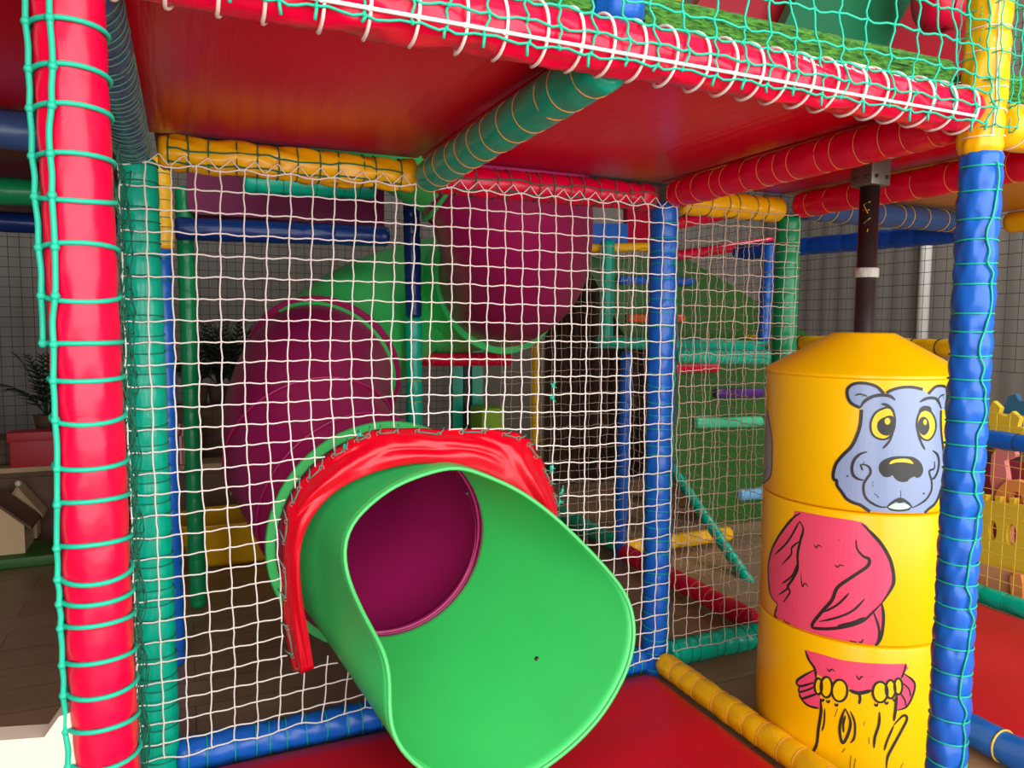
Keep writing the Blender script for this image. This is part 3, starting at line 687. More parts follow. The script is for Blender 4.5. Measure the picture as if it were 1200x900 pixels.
for x, y in ((630, 773), (537, 694)):
    h = bvh.ray_cast(CO, ray(x, y).normalized())
    if h[0]:
        b_ = MB(); q = h[1] if h[1].dot(_f) < 0 else -h[1]
        b_.tube([h[0]-q*.004, h[0]+q*.006], .0062, 12); b_.build('bolt', BOLT, chute)
p, t, a, b = f1[2]
for th in (-.42, 2.2):
    c = p+(a*math.cos(th)+b*math.sin(th))*(RT-.022)
    b_ = MB(); b_.ball(c, .006); b_.build('bolt', BOLT, s1)

# ===== red lacing collar
out_px = [(343, 785), (335, 742), (331, 690), (331, 640), (334, 600), (346, 573), (362, 553), (385, 533), (405, 519), (425, 508), (445, 503), (480, 502), (520, 503), (560, 502), (598, 506), (618, 514), (632, 535), (644, 560), (651, 580), (653, 597), (650, 616)]
in_px = [(368, 783), (361, 740), (354, 700), (351, 660), (355, 630), (366, 606), (382, 586), (402, 570), (424, 559), (446, 551), (468, 546), (492, 543), (516, 543), (540, 546), (562, 552), (582, 561), (600, 572), (618, 585), (634, 598), (644, 608), (650, 618)]
outc = crom([at(x, y, 'y', 1.838) for x, y in out_px], 6); inc = crom([at(x, y, 'y', 1.80) for x, y in in_px], 6)
NR = 22; rows = []
for i in range(NR+1):
    s = i/NR; row = []
    for k in range(len(outc)):
        u = k/(len(outc)-1); p = outc[k].lerp(inc[k], s)
        wr = .009*math.sin(PI*s)*noise.noise(V((u*7-s*2.4, s*1.6+u*2, 1)))*2+.003*math.sin(PI*s)*math.sin(u*17-s*6)
        scal = .004*math.sin(k*PI/3)*(1-s)**3
        row.append(p+V((0, -.012*math.sin(PI*s)-abs(wr)*1.2-scal, .35*scal)))
    rows.append(row)
mb = MB(); mb.grid(rows)
collar = tag(mb.build('chute_collar', COLLAR, solid=.0025, off=0), 'creased shiny red vinyl flap laced round the top of the green chute', 'flap')
EY = mat('eyelet_metal', (.28, .27, .2), rough=.4, metal=.7)
tot = len(outc); lastp = None; cnt = 0; eye = []
for k in range(3, tot-2, 4):
    p = rows[2][k]; p = V(p); t = (outc[min(k+1, tot-1)]-outc[k-1]).normalized(); inward = (inc[k]-outc[k]).normalized()
    i_ = next(i for i in range(NR+1) if (rows[i][k]-outc[k]).length > .011 or i == NR); p = rows[i_][k]+V((0, -.003, 0)); eye.append((p, t, inward))
    e = MB(); e.tube([p+V((math.cos(2*PI*q/12)*.0058, -.001, math.sin(2*PI*q/12)*.0058)) for q in range(12)], .0013, 6, closed=True); e.build('eyelet', EY, collar)
for px in ((349, 778), (359, 779)):
    p = at(px[0], px[1], 'y', 1.832); e = MB(); e.tube([p+V((math.cos(2*PI*q/12)*.0058, 0, math.sin(2*PI*q/12)*.0058)) for q in range(12)], .0013, 6, closed=True); e.build('eyelet', EY, collar)
mb = MB()
for i, (p, t, w) in enumerate(eye):
    if i % 2 == 0 and i+1 < len(eye): q = eye[i+1][0]; mb.tube([p+V((0, .001, 0)), (p+q)/2+V((0, -.006, .001)), q+V((0, .001, 0))], .0021, 6)
    mb.tube([p+V((0, -.002, 0)), p-w*.012+t*.010+V((0, -.004, 0)), p-w*.021+t*.016+V((0, .006, 0))], .0018, 6)
mb.build('lacing_cord', CORDS, collar)

# ===== nets
oxz = [(p.x, p.z) for p in outc]+[(p.x, p.z) for p in inc[::-1]]
def inside(x, z, poly):
    c = False; n = len(poly)
    for i in range(n):
        x1, y1 = poly[i]; x2, y2 = poly[i-1]
        if (y1 > z) != (y2 > z) and x < (x2-x1)*(z-y1)/(y2-y1)+x1: c = not c
    return c
CX, CZc, CR = .575, .458, .300
sect = []
for k in range(NT):
    th = 2*PI*k/NT; A = V((J.x+RT*math.sin(th), J.y, J.z+RT*math.cos(th))); q = A.lerp(rp[k], (J.y-1.84)/(J.y-rp[k].y)); c_ = V((.56, 1.84, .46)); q = c_+(q-c_)*1.025; sect.append((q.x, q.z))
inpoly = [(p.x, p.z) for p in inc]
def skip1(p): return inside(p.x, p.z, oxz) or inside(p.x, p.z, inpoly) or inside(p.x, p.z, sect)
def P_main(u, v, i, j):
    x = -.122+1.467*u; z = .075+1.375*v
    if j == 0: z = .085+.006*math.sin(i*2.1)
    # the lower half sags and is dragged towards the chute
    d = math.hypot(x-CX, z-CZc); k = math.exp(-((d-CR)/.16)**2)
    x += .018*k*(1 if x < CX else -1)*(1-v); z += .012*math.sin(x*4)*(1-v)+.012*k
    x += .012*math.sin(z*5)*(1 if u < .5 else .2)*min(u, .3)*3
    y = 1.842-.012*math.sin(PI*u)*math.sin(PI*v)
    if j == 28: y = 1.850; z = 1.446+.008*(i % 2)
    if i == 0: y += .01
    return (x, y, z)
n1 = net('safety_net', P_main, 29, 28, .0019, CORDW, 'white knotted net behind the green chute, between green post and blue post', skip=skip1, wob=.0022, knot=1.7, ns=6, sub=4, jit=.07)
# hem lashing along its top, and green repair ties
mb = MB()
for i in range(29):
    x0 = -.122+1.467*(i+.5)/29
    mb.tube(crom([(x0-.024, 1.850, 1.450), (x0-.008, 1.850, 1.464), (x0+.004, 1.852, 1.474), (x0+.012, 1.850, 1.463), (x0+.024, 1.850, 1.450)], 3), .0014, 5)
mb.build('hem_cord', CORDW, n1)
mb = MB()
for x, y in ((648, 452), (648, 466), (659, 575), (656, 588), (646, 548), (422, 509), (404, 523)):
    p = at(x, y, 'y', 1.832); mb.ball(p, .0055, sc=(1, .7, 1.4))
    for k in range(4):
        an = random.uniform(0, 2*PI); mb.tube([p, p+V((math.cos(an)*.011, -.004, math.sin(an)*.016))], .0015, 5)
mb.build('repair_tie', CORDG, n1)
n2 = net('safety_net', lambda u, v, i, j: (X3+.03+.44*u, 1.842+.01*math.sin(4*v), .085+1.37*v), 9, 28, .0015, CORDT, 'narrow tan net panel between the blue middle post and the roller', wob=.003, knot=1.7)
n3 = net('safety_net', lambda u, v, i, j: (X5+.02+.02*math.sin(v*5), YB+.06+.94*u, .1+1.33*v+.02*math.sin(u*6)*(1-v)), 19, 27, .0014, CORDT, 'tan net running back from the green post behind the roller', wob=.004, knot=1.6, ns=4)
n4 = net('safety_net', lambda u, v, i, j: (1.22+.62*u, YC-.04, .1+1.35*v), 13, 27, .0013, CORDT, 'dim tan net far behind the middle blue post', wob=.003, knot=1.6, ns=4)
# green net over the front beam
def P_front(u, v, i, j):
    x = -.30+(X3-.03+.30)*u
    if j < 3:
        th = rad((128, 92, 50)[j]); return (x+.006*math.sin(i*1.9)*(j == 0), YF-math.sin(th)*.0425, ZB+math.cos(th)*.0425)
    return (x+.01*math.sin(i*.8+j), YF-.034-.006*math.sin(i*.5)+.010*(j-3)*.3, ZB+.052+(j-3)*.049)
n5 = net('safety_net', P_front, 32, 10, .0018, CORDG, 'bright green net hanging over the red deck crossbar along the top', wob=.004, knot=1.9, ns=6, sub=4)
mb = MB()
for i in range(33):
    if random.random() < .7:
        p = V(P_front(i/32, 0, i, 0)); L = random.uniform(.008, .02)
        mb = MB(); mb.tube([p, p+V((random.uniform(-.006, .004), 0.002, -L))], .0021, 6); mb.build('cord_end', CORDG, n5)
def P_post(u, v, i, j):
    th = rad(-215+u*190); return (X3+.003+.047*math.cos(th)+(.012*(i % 2)), YF+.047*math.sin(th), ZB-.03+v*.55)
net('safety_net', P_post, 4, 13, .0013, CORDG, 'green net wrapped round the yellow upper post', wob=.003, knot=2, ns=5)
net('safety_net', lambda u, v, i, j: (X3+.06+.9*u, YF-.045, ZB+v*.55), 18, 13, .0014, CORDG, 'green net right of the yellow upper post', wob=.004, knot=2, ns=5)
# green net seen edge-on behind the red post
net('safety_net', lambda u, v, i, j: (-.103-.012*math.sin(PI*u)+.006*math.sin(j*1.7+i), YF+.07+.85*u, .03+1.40*v+.01*math.sin(i*2)), 22, 32, .0013, CORDD, 'dark green net seen edge-on between the red and green posts', wob=.005, knot=1.8, ns=4)
# wire mesh screens
def mesh(name, P, nu, nv, r, m_, label, cat='mesh screen'):
    mb = MB()
    for i in range(nu+1): mb.tube([P(i/nu, k/8) for k in range(9)], r, 4, cap=False)
    for j in range(nv+1): mb.tube([P(k/8, j/nv) for k in range(9)], r, 4, cap=False)
    return tag(mb.build(name, m_), label, cat)
mesh('mesh_screen', lambda u, v: (X6+.03, 1.0+3.2*u, .93+1.35*v), 64, 27, .0012, WIRE, 'black square mesh in front of the grey wall, right of the roller pole')
mesh('mesh_screen', lambda u, v: (X6+.02, .9+1.1*u, .07+.70*v), 22, 14, .0014, CORDY, 'yellow square mesh in front of the foam toys')
mesh('mesh_screen', lambda u, v: (-1.9+1.6*u, 4.45, .02+2.0*v), 32, 40, .0013, WIRE, 'black square mesh left of the red post, behind the palm')
mesh('mesh_screen', lambda u, v: (-.25+1.9*u, 4.5, .02+2.1*v), 40, 43, .0013, WIRE, 'black square mesh behind the magenta slide sections')
mesh('mesh_screen', lambda u, v: (1.9+1.0*u, 3.9, .1+1.5*v), 34, 30, .0014, WIRE, 'dark mesh screen in front of the brown curtain')
mesh('mesh_screen', lambda u, v: (1.35+2.2*u, 2.75, 1.62+.9*v), 46, 20, .0013, WIRE, 'black mesh high above the deck at the upper right')

# ===== things behind the nets
padded('padded_post', (-.055, 2.55, 0), (-.06, 2.55, 1.33), .030, BLUE, 'blue padded post just right of the teal post, behind the net', 'post', step=.07, cm=CORDD, seed=41)
padded('padded_post', (-.052, 2.55, 1.325), (-.055, 2.55, 1.6), .033, YELLOW, 'yellow padded post end on top of the thin blue post at the left', 'post', step=.04, cm=CORDS, seed=42)
padded('padded_post', (.02, 3.05, 0), (.01, 3.05, 1.6), .031, GREENV, 'dark green padded post right of the thin blue post at the left', 'post', step=.08, seed=43)
q0 = at(482, 372, 'y', 2.93)
padded('padded_post', (q0.x+.01, 2.93, q0.z), (q0.x, 2.93, 1.72), .034, NAVY, 'dark blue upper part of the post standing between the magenta slide sections', 'post', step=.06, seed=44)
padded('padded_post', (q0.x+.015, 2.93, 0), (q0.x+.01, 2.93, q0.z-.002), .034, TEAL, 'teal lower part of the post standing between the magenta slide sections', 'post', step=.09, cm=CORDY, cr=.001, seed=45)
q1 = at(735, 412, 'y', YC)
padded('padded_post', (1.845, YC, 0), (q1.x, YC, q1.z), .029, BLUE, 'slim blue padded post seen through the net left of the middle blue post', 'post', step=.07, cm=WIRE, seed=46)
q2 = at(712, 282, 'y', 3.0); q3 = at(710, 402, 'y', 3.0)
padded('padded_post', q3, q2, .034, TEAL, 'teal padded post above the slim blue post', 'post', step=.2, seed=47)
def bar(x0, y0, x1, y1, Y, r, m_, label, cat='roller bar', Y1=None, **k):
    k.setdefault('step', .3)
    return padded('padded_bar' if cat == 'bar' else 'roller_bar', at(x0, y0, 'y', Y), at(x1, y1, 'y', Y1 or Y), r, m_, label, cat, n=18, **k)
bar(494, 421, 598, 421, 3.3, .032, RED, 'red padded bar under the big magenta slide section', 'bar', cm=CORDO, cr=.0008, step=.11)
bar(700, 401, 925, 407, 3.0, .030, TEAL, 'teal padded bar crossing behind the middle blue post, upper of two', 'bar', step=.1)
bar(790, 417, 905, 419, 2.5, .032, TEAL, 'teal padded bar behind the narrow net, lower of two', 'bar', cm=CORDT, cr=.0012, step=.03)
bar(683, 291, 768, 289, 3.04, .021, YELLOW, 'thin yellow padded bar left of the top of the middle blue post', 'bar')
bar(735, 373, 802, 373, 3.20, 0.022, ORANGE, 'orange roller bar, highest on the green climbing board')
bar(725, 328, 812, 330, 3.20, 0.022, BLUE, 'blue roller bar near the top of the green climbing board')
bar(785, 432, 842, 431, 3.20, 0.024, RED, 'red roller bar below the teal bars')
bar(838, 461, 893, 460, 3.20, 0.026, PURPLE, 'purple roller bar on the green climbing board')
bar(814, 496, 892, 494, 3.20, 0.031, MINT, 'mint green roller bar on the green climbing board')
bar(866, 580, 905, 578, 3.20, 0.032, LBLUE, 'light blue roller bar, lowest, beside the yellow roller')
padded('padded_post', at(895, 400, 'y', 2.6), at(902, 285, 'y', 2.6), .028, BLUE, 'blue padded post behind the narrow net, left of the green post', 'post', step=.08, seed=48)
bar(905, 405, 975, 399, 2.9, .028, YELLOW, 'yellow padded bar left of the cone top of the roller', 'bar', cm=WIRE, step=.15)
bar(790, 262, 905, 240, 3.0, .030, RED, 'dark red padded bar behind the top of the narrow net', 'bar', cm=CORDO, cr=.0008, step=.08)
bar(790, 300, 905, 283, 3.2, .026, RED, 'thin dark red padded bar, second under the deck behind the narrow net', 'bar')
panel('climbing_board', [(682, 300), (735, 400), (782, 420), (784, 545), (900, 715), (960, 715), (960, 400), (850, 330), (800, 300)], 'y', 3.22, .04, BOARDG, 'large green climbing board behind the narrow net', 'climbing board')
panel('vinyl_screen', [(735, 222), (768, 222), (768, 286), (735, 286)], 'y' , 3.4, .04, RED, 'small red panel behind the net left of the middle blue post', 'panel')
panel('vinyl_screen', [(688, 262), (736, 262), (736, 288), (688, 288)], 'y', 3.10, .03, BLUE, 'small dark blue panel beside the small red panel', 'panel')
bar(783, 542, 895, 708, 3.14, .026, TEAL, 'teal padded edge along the slanting foot of the green climbing board', 'bar', Y1=2.35, cm=CORDD, step=.06)
beam((1.87, 2.96, .05), (1.89, 3.75, .05), TEAL, 'teal padded floor bar behind the slim blue post', r=.04, seed=50)
beam((X5, YB+.1, .05), (X5+.005, YC-.06, .05), RED, 'dark red padded floor bar running back from behind the roller', r=.04, cm=CORDO, cr=.0008, step=.09, seed=51)
beam((1.88, YC, .05), (2.5, YC, .05), YELLOW, 'yellow padded floor bar beside the foot of the slim blue post', r=.036, step=.09, seed=52)
padded('padded_post', at(627, 520, 'y', 4.3), at(628, 370, 'y', 4.3), .032, YELLOW, 'thin yellow padded post right of the red flap', 'post', step=.1, cm=WIRE, cr=.0012, seed=53)
CURT = mat('brown_curtain', (.07, .028, .01), rough=.8, var=.25, vscale=3)
mb = MB(); a_ = at(640, 300, 'y', 4.4); b_ = at(775, 300, 'y', 4.4)
mb.grid([[V((a_.x+(b_.x-a_.x)*i/80, 4.4+.02*math.sin(i*.9), z)) for i in range(81)] for z in (0.02, .4, .9, 1.5)])
tag(mb.build('curtain', CURT, solid=.008), 'dark orange brown curtain far behind the slim blue post', 'curtain')
for (x0, y0, x1, y1, Y, mm, lab) in ((790, 548, 832, 604, 3.6, TAN, 'pale beige crate behind the foot of the climbing board'),):
    a_ = at(x0, y1, 'y', Y); b_ = at(x1, y0, 'y', Y); mb = MB(); mb.box((a_.x, Y, 0), (b_.x, Y+.3, b_.z), bev=.01); tag(mb.build('crate', mm), lab, 'crate')
# green arch uprights
arch = thing('play_arch', 'pair of teal uprights with a dark gap, far behind the net above the red flap', 'arch', (1.3, 4.1, 0))
for x0, x1 in ((530, 543), (553, 566)):
    pts = [at(x0, 392, 'y', 4.1), at(x1, 392, 'y', 4.1), at(x1-1, 505, 'y', 4.1), at(x0+2, 505, 'y', 4.1)]
    pts[2].z = pts[3].z = 0.02
    mb = MB(); mb.prism(pts, (0, .06, 0)); mb.build('upright', TEAL, arch, smooth=False)
a_ = at(543, 392, 'y', 4.13); b_ = at(553, 392, 'y', 4.13); mb = MB(); mb.box((a_.x, 4.12, .02), (b_.x, 4.16, a_.z)); mb.build('infill', WIRE, arch, smooth=False)
a_ = at(565, 487, 'y', 3.85); b_ = at(592, 478, 'y', 3.85)
mb = MB(); mb.box((a_.x, 3.85, 0), (b_.x, 4.05, b_.z), bev=.01); tag(mb.build('toy_box', FOAMG), 'small lime green box far behind the net above the red flap', 'box')
# magenta box slide up on the left
pts = [(219, 195), (219, 238), (222, 247), (230, 251), (300, 255), (420, 266), (450, 268), (450, 195)]
panel('box_slide', pts, 'y', 3.0, .5, mat('shaded_purple_plastic', (.17, .008, .06), rough=.5, spec=.2), 'purple magenta slide trough high behind the upper left of the white net', 'slide')  # shade under the roof painted in as a darker plastic
padded('padded_post', at(436, 286, 'y', 3.3), at(434, 215, 'y', 3.3), .040, NAVY, 'short dark blue padded post at the right end of the purple trough', 'post', step=.1, seed=54)

# yellow rocker boat
bt = MB(); ca = at(206, 640, 'y', 3.5); cb = at(310, 640, 'y', 3.5); L = cb.x-ca.x+.15; cx = ca.x+L/2
def boatrow(f, z, w): return [V((cx+f*L/2*c, 3.62+w*s, z)) for c, s in [(math.copysign(abs(math.cos(2*PI*k/40))**.5, math.cos(2*PI*k/40)), math.copysign(abs(math.sin(2*PI*k/40))**.5, math.sin(2*PI*k/40))) for k in range(40)]]
zt_ = at(250, 615, 'y', 3.45).z
bt.grid([boatrow(.1, .012, .02), boatrow(.70, .012, .13), boatrow(.80, .035, .15), boatrow(.92, zt_*.55, .17), boatrow(.96, zt_*.58, .175), boatrow(.98, zt_*.95, .18), boatrow(1.03, zt_, .19), boatrow(.96, zt_, .175), boatrow(.86, zt_*.4, .15), boatrow(.1, zt_*.35, .02)], True)
tag(bt.build('toy_tub', mat('tub_yellow', (.75, .40, .01), rough=.35)), 'yellow plastic tub on the floor behind the white net, left of the slide', 'tub')

# left background: shelf, striped house, plants, red box, toy houses
sz = at(240, 540, 'y', 4.3).z
def cab(x0, x1, y0, y1, z, m1, label):
    c = thing('low_cabinet', label, 'cabinet', ((x0+x1)/2, (y0+y1)/2, 0))
    mb = MB(); mb.box((x0, y0, z-.025), (x1, y1, z), bev=.004); mb.build('top', TAN, c)
    mb = MB(); mb.box((x0+.01, y0+.012, .0), (x1-.01, y1, z-.026)); mb.build('body', m1, c, smooth=False)
    n = max(1, round((x1-x0)/.42))
    for i in range(n):
        a = x0+.02+(x1-x0-.04)*i/n; b = x0+.02+(x1-x0-.04)*(i+1)/n-.012
        mb = MB(); mb.box((a, y0-.002, .05), (b, y0+.012, z-.05), bev=.003); d = mb.build('door', m1, c)
        mb = MB(); mb.box((b-.04, y0-.014, z*.5), (b-.03, y0-.002, z*.5+.06)); mb.build('handle', TAN, d, smooth=False)
cab(-.15, .65, 4.2, 4.4, sz, BROWN, 'low brown cabinet behind the left part of the net')
cab(-1.95, -.55, 4.3, 4.42, at(60, 546, 'y', 4.3).z, BROWN, 'low tan cabinet under the red box at the left edge')
hs = thing('toy_house', 'small red and white striped toy house on the brown cabinet', 'toy house', (at(215, 530, 'y', 4.25).x, 4.3, sz))
hx0 = at(208, 530, 'y', 4.25).x; hx1 = at(236, 530, 'y', 4.25).x; hz1 = at(222, 510, 'y', 4.25).z; hz2 = at(222, 497, 'y', 4.25).z
mb = MB(); mb.box((hx0, 4.24, sz), (hx1, 4.36, hz1)); mb.build('wall', CREAM, hs, smooth=False)
mb = MB()
for k in range(6):
    x = hx0+(hx1-hx0)*(k+.1)/6; mb.box((x, 4.236, sz), (x+(hx1-hx0)/14, 4.2395, hz1))
mb.build('stripe', STRIPR, hs, smooth=False)
mb = MB()
for k in range(9):
    f = k/9; mb.prism([(hx0-.01+(hx1-hx0+.02)*f, 4.23, hz1), (hx0-.01+(hx1-hx0+.02)*(f+.095), 4.23, hz1), (hx0+.01+(hx1-hx0-.02)*(f+.095), 4.28, hz2), (hx0+.01+(hx1-hx0-.02)*f, 4.28, hz2)], (0, .008, 0), k % 2)
mb.build('roof', [CREAM, STRIPR], hs, smooth=False)
def palm(x, y, z0, h, label, n=9, spread=.28):
    t_ = thing('potted_palm', label, 'plant', (x, y, z0)); mb = MB()
    mb.grid([[V((x+r*math.cos(2*PI*k/20), y+r*math.sin(2*PI*k/20), z)) for k in range(20)] for r, z in ((.01, z0), (.05, z0), (.065, z0+.10), (.055, z0+.10), (.01, z0+.085))], True); mb.build('pot', BROWN, t_)
    mb = MB(); rg = random.Random(int(x*100)+5)
    for k in range(n):
        an = 2*PI*k/n+rg.uniform(-.2, .2); el = rg.uniform(.5, 1.25); Lf = spread*rg.uniform(.8, 1.2)
        base = V((x, y, z0+.09)); spine = [base+V((math.cos(an)*Lf*s*math.cos(el), math.sin(an)*Lf*s*.6*math.cos(el), h*s*math.sin(el)*1.0-.18*s*s)) for s in [q/10 for q in range(11)]]
        mb.tube(spine, .004, 5, r2=.001)
        sd = V((-math.sin(an), math.cos(an), 0))
        for q in range(2, 11):
            for sg in (-1, 1):
                c = spine[q]; d = (spine[q]-spine[q-1]).normalized(); tip = c+sd*sg*.075*(1.15-q/12)+d*.05+V((0, 0, -.02)); w = d*.008
                mb.add([c-w, c+w, tip+V((0, 0, .001)), c+V((0, 0, .004))], [(0, 1, 2), (0, 2, 3), (1, 3, 2)])
    mb.build('fronds', LEAF, t_)
rz = at(60, 545, 'y', 4.34).z
a_ = at(12, 545, 'y', 4.32); b_ = at(64, 506, 'y', 4.32)
mb = MB(); mb.box((a_.x, 4.31, rz), (b_.x+.1, 4.42, b_.z), bev=.006); mb.box((a_.x-.008, 4.302, b_.z-.04), (b_.x+.108, 4.425, b_.z+.006), bev=.004)
tag(mb.build('storage_box', mat('dark_red_box', (.42, .01, .02), rough=.5)), 'red storage box with lid on the cabinet at the left edge', 'box')
palm(at(55, 500, 'y', 4.6).x, 4.62, .5, .55, 'dark palm behind the red storage box', 11, .3)
struct_sh = MB(); struct_sh.box((-1.9, 4.5, 0), (-.3, 4.8, .49), bev=.01); tag(struct_sh.build('plant_bench', BROWN), 'dark bench carrying the palm at the left', 'bench')
for i, (px, lab) in enumerate(((232, 'dark palm behind the striped toy house, leftmost of three'), (258, 'dark palm behind the brown cabinet, middle of three'), (275, 'dark palm beside the magenta slide section, rightmost of three'))):
    palm(at(px, 500, 'y', 4.72).x, 4.70+.1*(i % 2), .62, .6, lab, 22, .26)
mb = MB(); mb.box((-.25, 4.62, 0), (.75, 4.9, .61), bev=.01); tag(mb.build('plant_bench', BROWN), 'dark bench carrying three palms behind the net', 'bench')
def house(px0, px1, pyb, pye, pyt, Y, dep, label, roofm, base=True):
    a = at(px0, pyb, 'y', Y); b = at(px1, pye, 'y', Y); t_ = at((px0+px1)/2, pyt, 'y', Y)
    h = thing('toy_house', label, 'toy house', ((a.x+b.x)/2, Y+dep/2, 0)); z0 = .05
    if base: mb = MB(); mb.box((a.x-.12, Y-.06, 0), (b.x+.16, Y+dep+.02, .048), bev=.006); mb.build('base_board', BOARDG, h)
    mid = (a.x+b.x)/2
    mb = MB(); mb.prism([(a.x, Y, z0), (b.x, Y, z0), (b.x, Y, b.z), (mid, Y, t_.z), (a.x, Y, b.z)], (0, dep, 0)); w = mb.build('wall', TAN if False else mat('house_cream', (.60, .42, .22), rough=.6), h, smooth=False)
    mb = MB()
    for s_ in (-1, 1):
        e = V((mid+s_*((b.x-a.x)/2+.03), Y-.02, b.z-.02)); r_ = V((mid, Y-.02, t_.z+.012))
        mb.prism([e, r_, r_+V((0, 0, -.015)), e+V((0, 0, -.015))], (0, dep+.04, 0))
    mb.build('roof', roofm, h, smooth=False)
    mb = MB(); wx = mid-.03; mb.box((wx-.06, Y-.004, z0+(b.z-z0)*.62), (wx+.05, Y+.004, z0+(b.z-z0)*.9), bev=.002); mb.build('window', WIRE, h)
    mb = MB(); mb.ball((mid, Y+.01, t_.z+.02), .016); mb.build('finial', CREAM, h)
house(-45, 28, 645, 612, 586, 3.90, .20, 'cream toy house with a dark window on a green board, left edge', BROWN)
mb = MB(); a_ = at(6, 605, 'y', 4.3); b_ = at(42, 597, 'y', 4.3)
house(4, 42, 640, 598, 572, 4.15, .10, 'tan gabled toy house behind the cream one at the left edge', TAN, False)
# cream block at the lower left corner
pts = [(-60, 872), (52, 864), (69, 840), (86, 834), (89, 870), (100, 1380), (-60, 1380)]
panel('play_block', pts, 'y', .93, .03, CREAM, 'cream painted stepped block at the lower left corner, beside the red post', 'block')

# toy pen at the right: foam puzzle pieces
XT = X6+.22
def jig(name, px, x_, th, m_, label, holes=(), cat='foam toy'):
    pts = [at(x, y, 'x', x_) for x, y in px]
    bm = bmesh.new(); vs = [bm.verts.new((p.y, p.z, 0)) for p in pts]; e = [bm.edges.new((vs[i-1], vs[i])) for i in range(len(vs))]
    for (cx, cy, rx, ry) in holes:
        q = []
        for k in range(16):
            p = at(cx+rx*math.cos(2*PI*k/16), cy+ry*math.sin(2*PI*k/16), 'x', x_); q.append(bm.verts.new((p.y, p.z, 0)))
        e += [bm.edges.new((q[i-1], q[i])) for i in range(16)]
    bmesh.ops.triangle_fill(bm, edges=e, use_beauty=True); bm.verts.index_update()
    mb = MB(); F = [tuple(v.index for v in f.verts) for f in bm.faces]; P = [V((x_, v.co.x, v.co.y)) for v in bm.verts]; n = len(P)
    mb.add(P+[p+V((th, 0, 0)) for p in P], F+[tuple(i+n for i in f[::-1]) for f in F])
    for ed in bm.edges:
        if len(ed.link_faces) == 1: a, b = ed.verts[0].index, ed.verts[1].index; mb.f.append((a, b, b+n, a+n)); mb.m.append(0)
    bm.free(); return tag(mb.build(name, m_, smooth=False), label, cat)
def jag(x0, y0, x1, y1, n, amp):
    out = []
    for i in range(n):
        for s_, o_ in ((.0, 0), (.35, 0), (.28, -amp), (.72, -amp), (.65, 0)):
            f = (i+s_)/n; out.append((x0+(x1-x0)*f, y0+(y1-y0)*f+o_))
    return out
jig('foam_jigsaw', jag(1128, 584, 1260, 600, 8, 7)+[(1260, 700), (1128, 665)], XT, .03, FOAMY, 'yellow jigsaw foam panel with oval holes in the toy pen', ((1163, 622, 5, 12), (1185, 627, 6, 13)))
jig('foam_jigsaw', [(1125, 655), (1260, 690), (1260, 770), (1125, 716)], XT-.05, .03, FOAMS, 'salmon foam panel at the foot of the toy pen')
jig('foam_jigsaw', [(1184, 690), (1183, 676), (1188, 672), (1196, 674), (1198, 684), (1198, 715), (1185, 712)], XT-.07, .02, FOAMO, 'orange rounded foam peg in front of the salmon panel')
jig('foam_toy', [(1165, 595), (1160, 560), (1162, 533), (1172, 522), (1188, 524), (1190, 535), (1177, 540), (1180, 560), (1183, 590), (1184, 690), (1174, 688)], XT+.08, .03, FOAMP, 'pink hooked foam piece standing above the yellow panel')
jig('foam_toy', [(1176+24*math.cos(PI*k/9)+12, 592-30*math.sin(PI*k/9)) for k in range(10)], XT+.05, .03, FOAMO, 'orange round foam piece behind the yellow panel', ((1190, 582, 7, 6),))
jig('foam_toy', [(1146, 675), (1150, 600), (1155, 545), (1175, 540), (1230, 545), (1230, 700)], XT+.22, .03, FOAMR, 'maroon foam sheet behind the pink piece')
sz_ = at(1190, 512, 'x', XT+.3); mb = MB(); mb.box((XT+.27, 1.2, sz_.z-.03), (XT+.5, 2.2, sz_.z-.002), bev=.004)
for yy in (1.2, 2.17): mb.box((XT+.28, yy, 0), (XT+.49, yy+.03, sz_.z-.03))
tag(mb.build('toy_shelf', BROWN, smooth=False), 'dark low shelf behind the blue rail, carrying foam pieces', 'shelf')
jig('foam_toy', [(1158, 480), (1164, 470), (1172, 478), (1170, 485), (1180, 488), (1186, 482), (1195, 490), (1192, 500), (1215, 505), (1215, 514), (1160, 510)], XT+.3, .03, FOAMY, 'yellow jagged foam piece above the blue rail')
jig('foam_toy', [(1176, 478), (1182, 464), (1190, 462), (1194, 470), (1215, 470), (1215, 514), (1180, 512)], XT+.36, .03, FOAMB, 'dark blue foam piece at the very right edge above the rail')
jig('foam_toy', [(1140, 668), (1175, 640), (1230, 660), (1230, 700), (1140, 680)], XT+.04, .02, FOAMG, 'lime foam piece behind the yellow jigsaw panel')
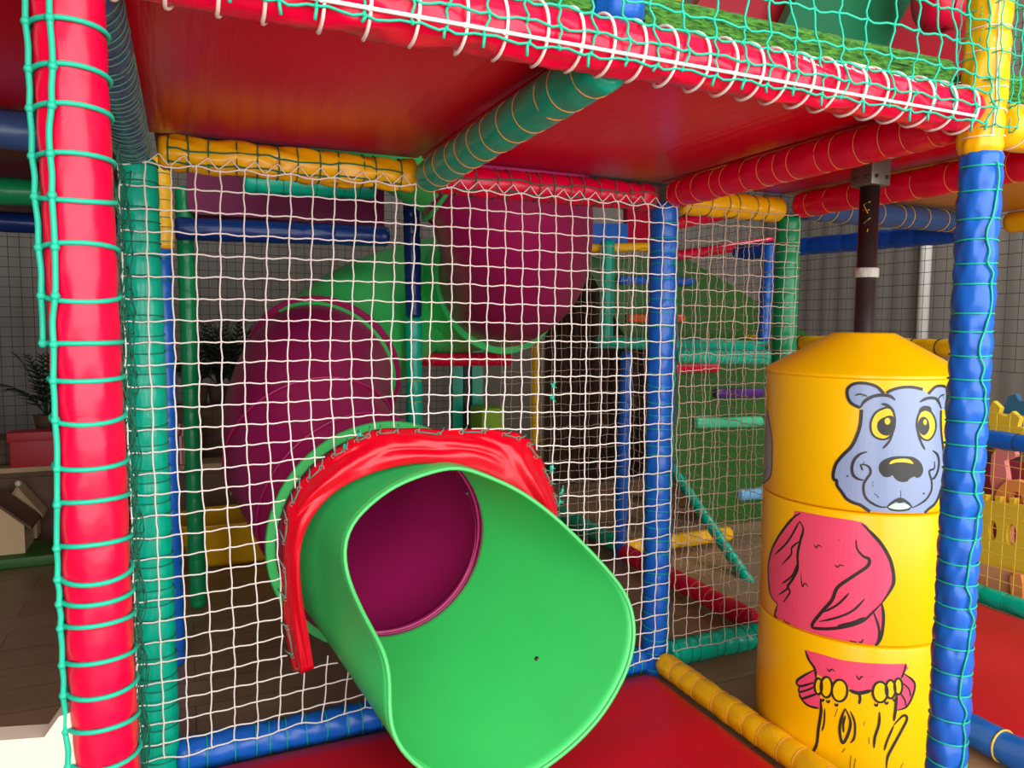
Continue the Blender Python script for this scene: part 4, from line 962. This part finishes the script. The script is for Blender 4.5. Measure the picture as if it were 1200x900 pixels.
mb = MB(); mb.box((XT-.08, .9, 0), (XT+.6, 1.95, .03), bev=.01); tag(mb.build('pen_mat', FOAMS), 'thin foam mat under the toys in the pen', 'mat')
bx = at(1160, 540, 'x', XT+.3).z

GR = {'post': 'padded posts of the play frame', 'crossbar': 'padded crossbars of the play frame', 'bar': 'padded bars behind the nets', 'roller bar': 'roller bars on the climbing board', 'net': 'safety nets of the play frame',
      'deck panel': 'deck sheets of the upper storey', 'mesh screen': 'wire mesh screens', 'foam toy': 'foam toys in the pen', 'carpet': 'grass carpets on the deck', 'mat': 'floor mats', 'toy house': 'toy houses', 'plant': 'potted palms', 'cabinet': 'low cabinets'}
for o in list(scene.objects):
    if not o.parent and o.get('category') in GR: o['group'] = GR[o['category']]
# ===== light
def area(name, loc, rot, sx, sy, W, col=(1, 1, 1)):
    l = bpy.data.lights.new(name, 'AREA'); l.shape = 'RECTANGLE'; l.size = sx; l.size_y = sy; l.energy = W; l.color = col
    o = bpy.data.objects.new(name, l); COL.objects.link(o); o.location = loc; o.rotation_euler = rot; return o
area('window_daylight', (1.0, -1.78, 1.70), (rad(90), 0, 0), 6.2, 3.1, 270, (1, .985, .965))
def lamp(x, y, W):
    t_ = thing('added_fill_lamp', 'unseen ceiling lamp added to brighten the right background', 'lamp', (x, y, 4.15)); mb = MB(); mb.box((x-.6, y-.15, 4.14), (x+.6, y+.15, 4.2), bev=.01); mb.build('housing', WHITE, t_)
    area('added_fill_light', (x, y, 4.12), (0, 0, 0), 1.15, .25, W, (1, .96, .9))
for x, y in ((4.2, 2.6),): lamp(x, y, 60)  # fill lamp added out of view to lift the right background
w = bpy.data.worlds.new('sky'); scene.world = w; w.use_nodes = True
w.node_tree.nodes['Background'].inputs[0].default_value = (.75, .85, 1, 1); w.node_tree.nodes['Background'].inputs[1].default_value = 1.0
scene.view_settings.view_transform = 'Standard'; scene.view_settings.look = 'None'; scene.view_settings.gamma = 1; scene.view_settings.exposure = 0
scene.view_settings.use_curve_mapping = False
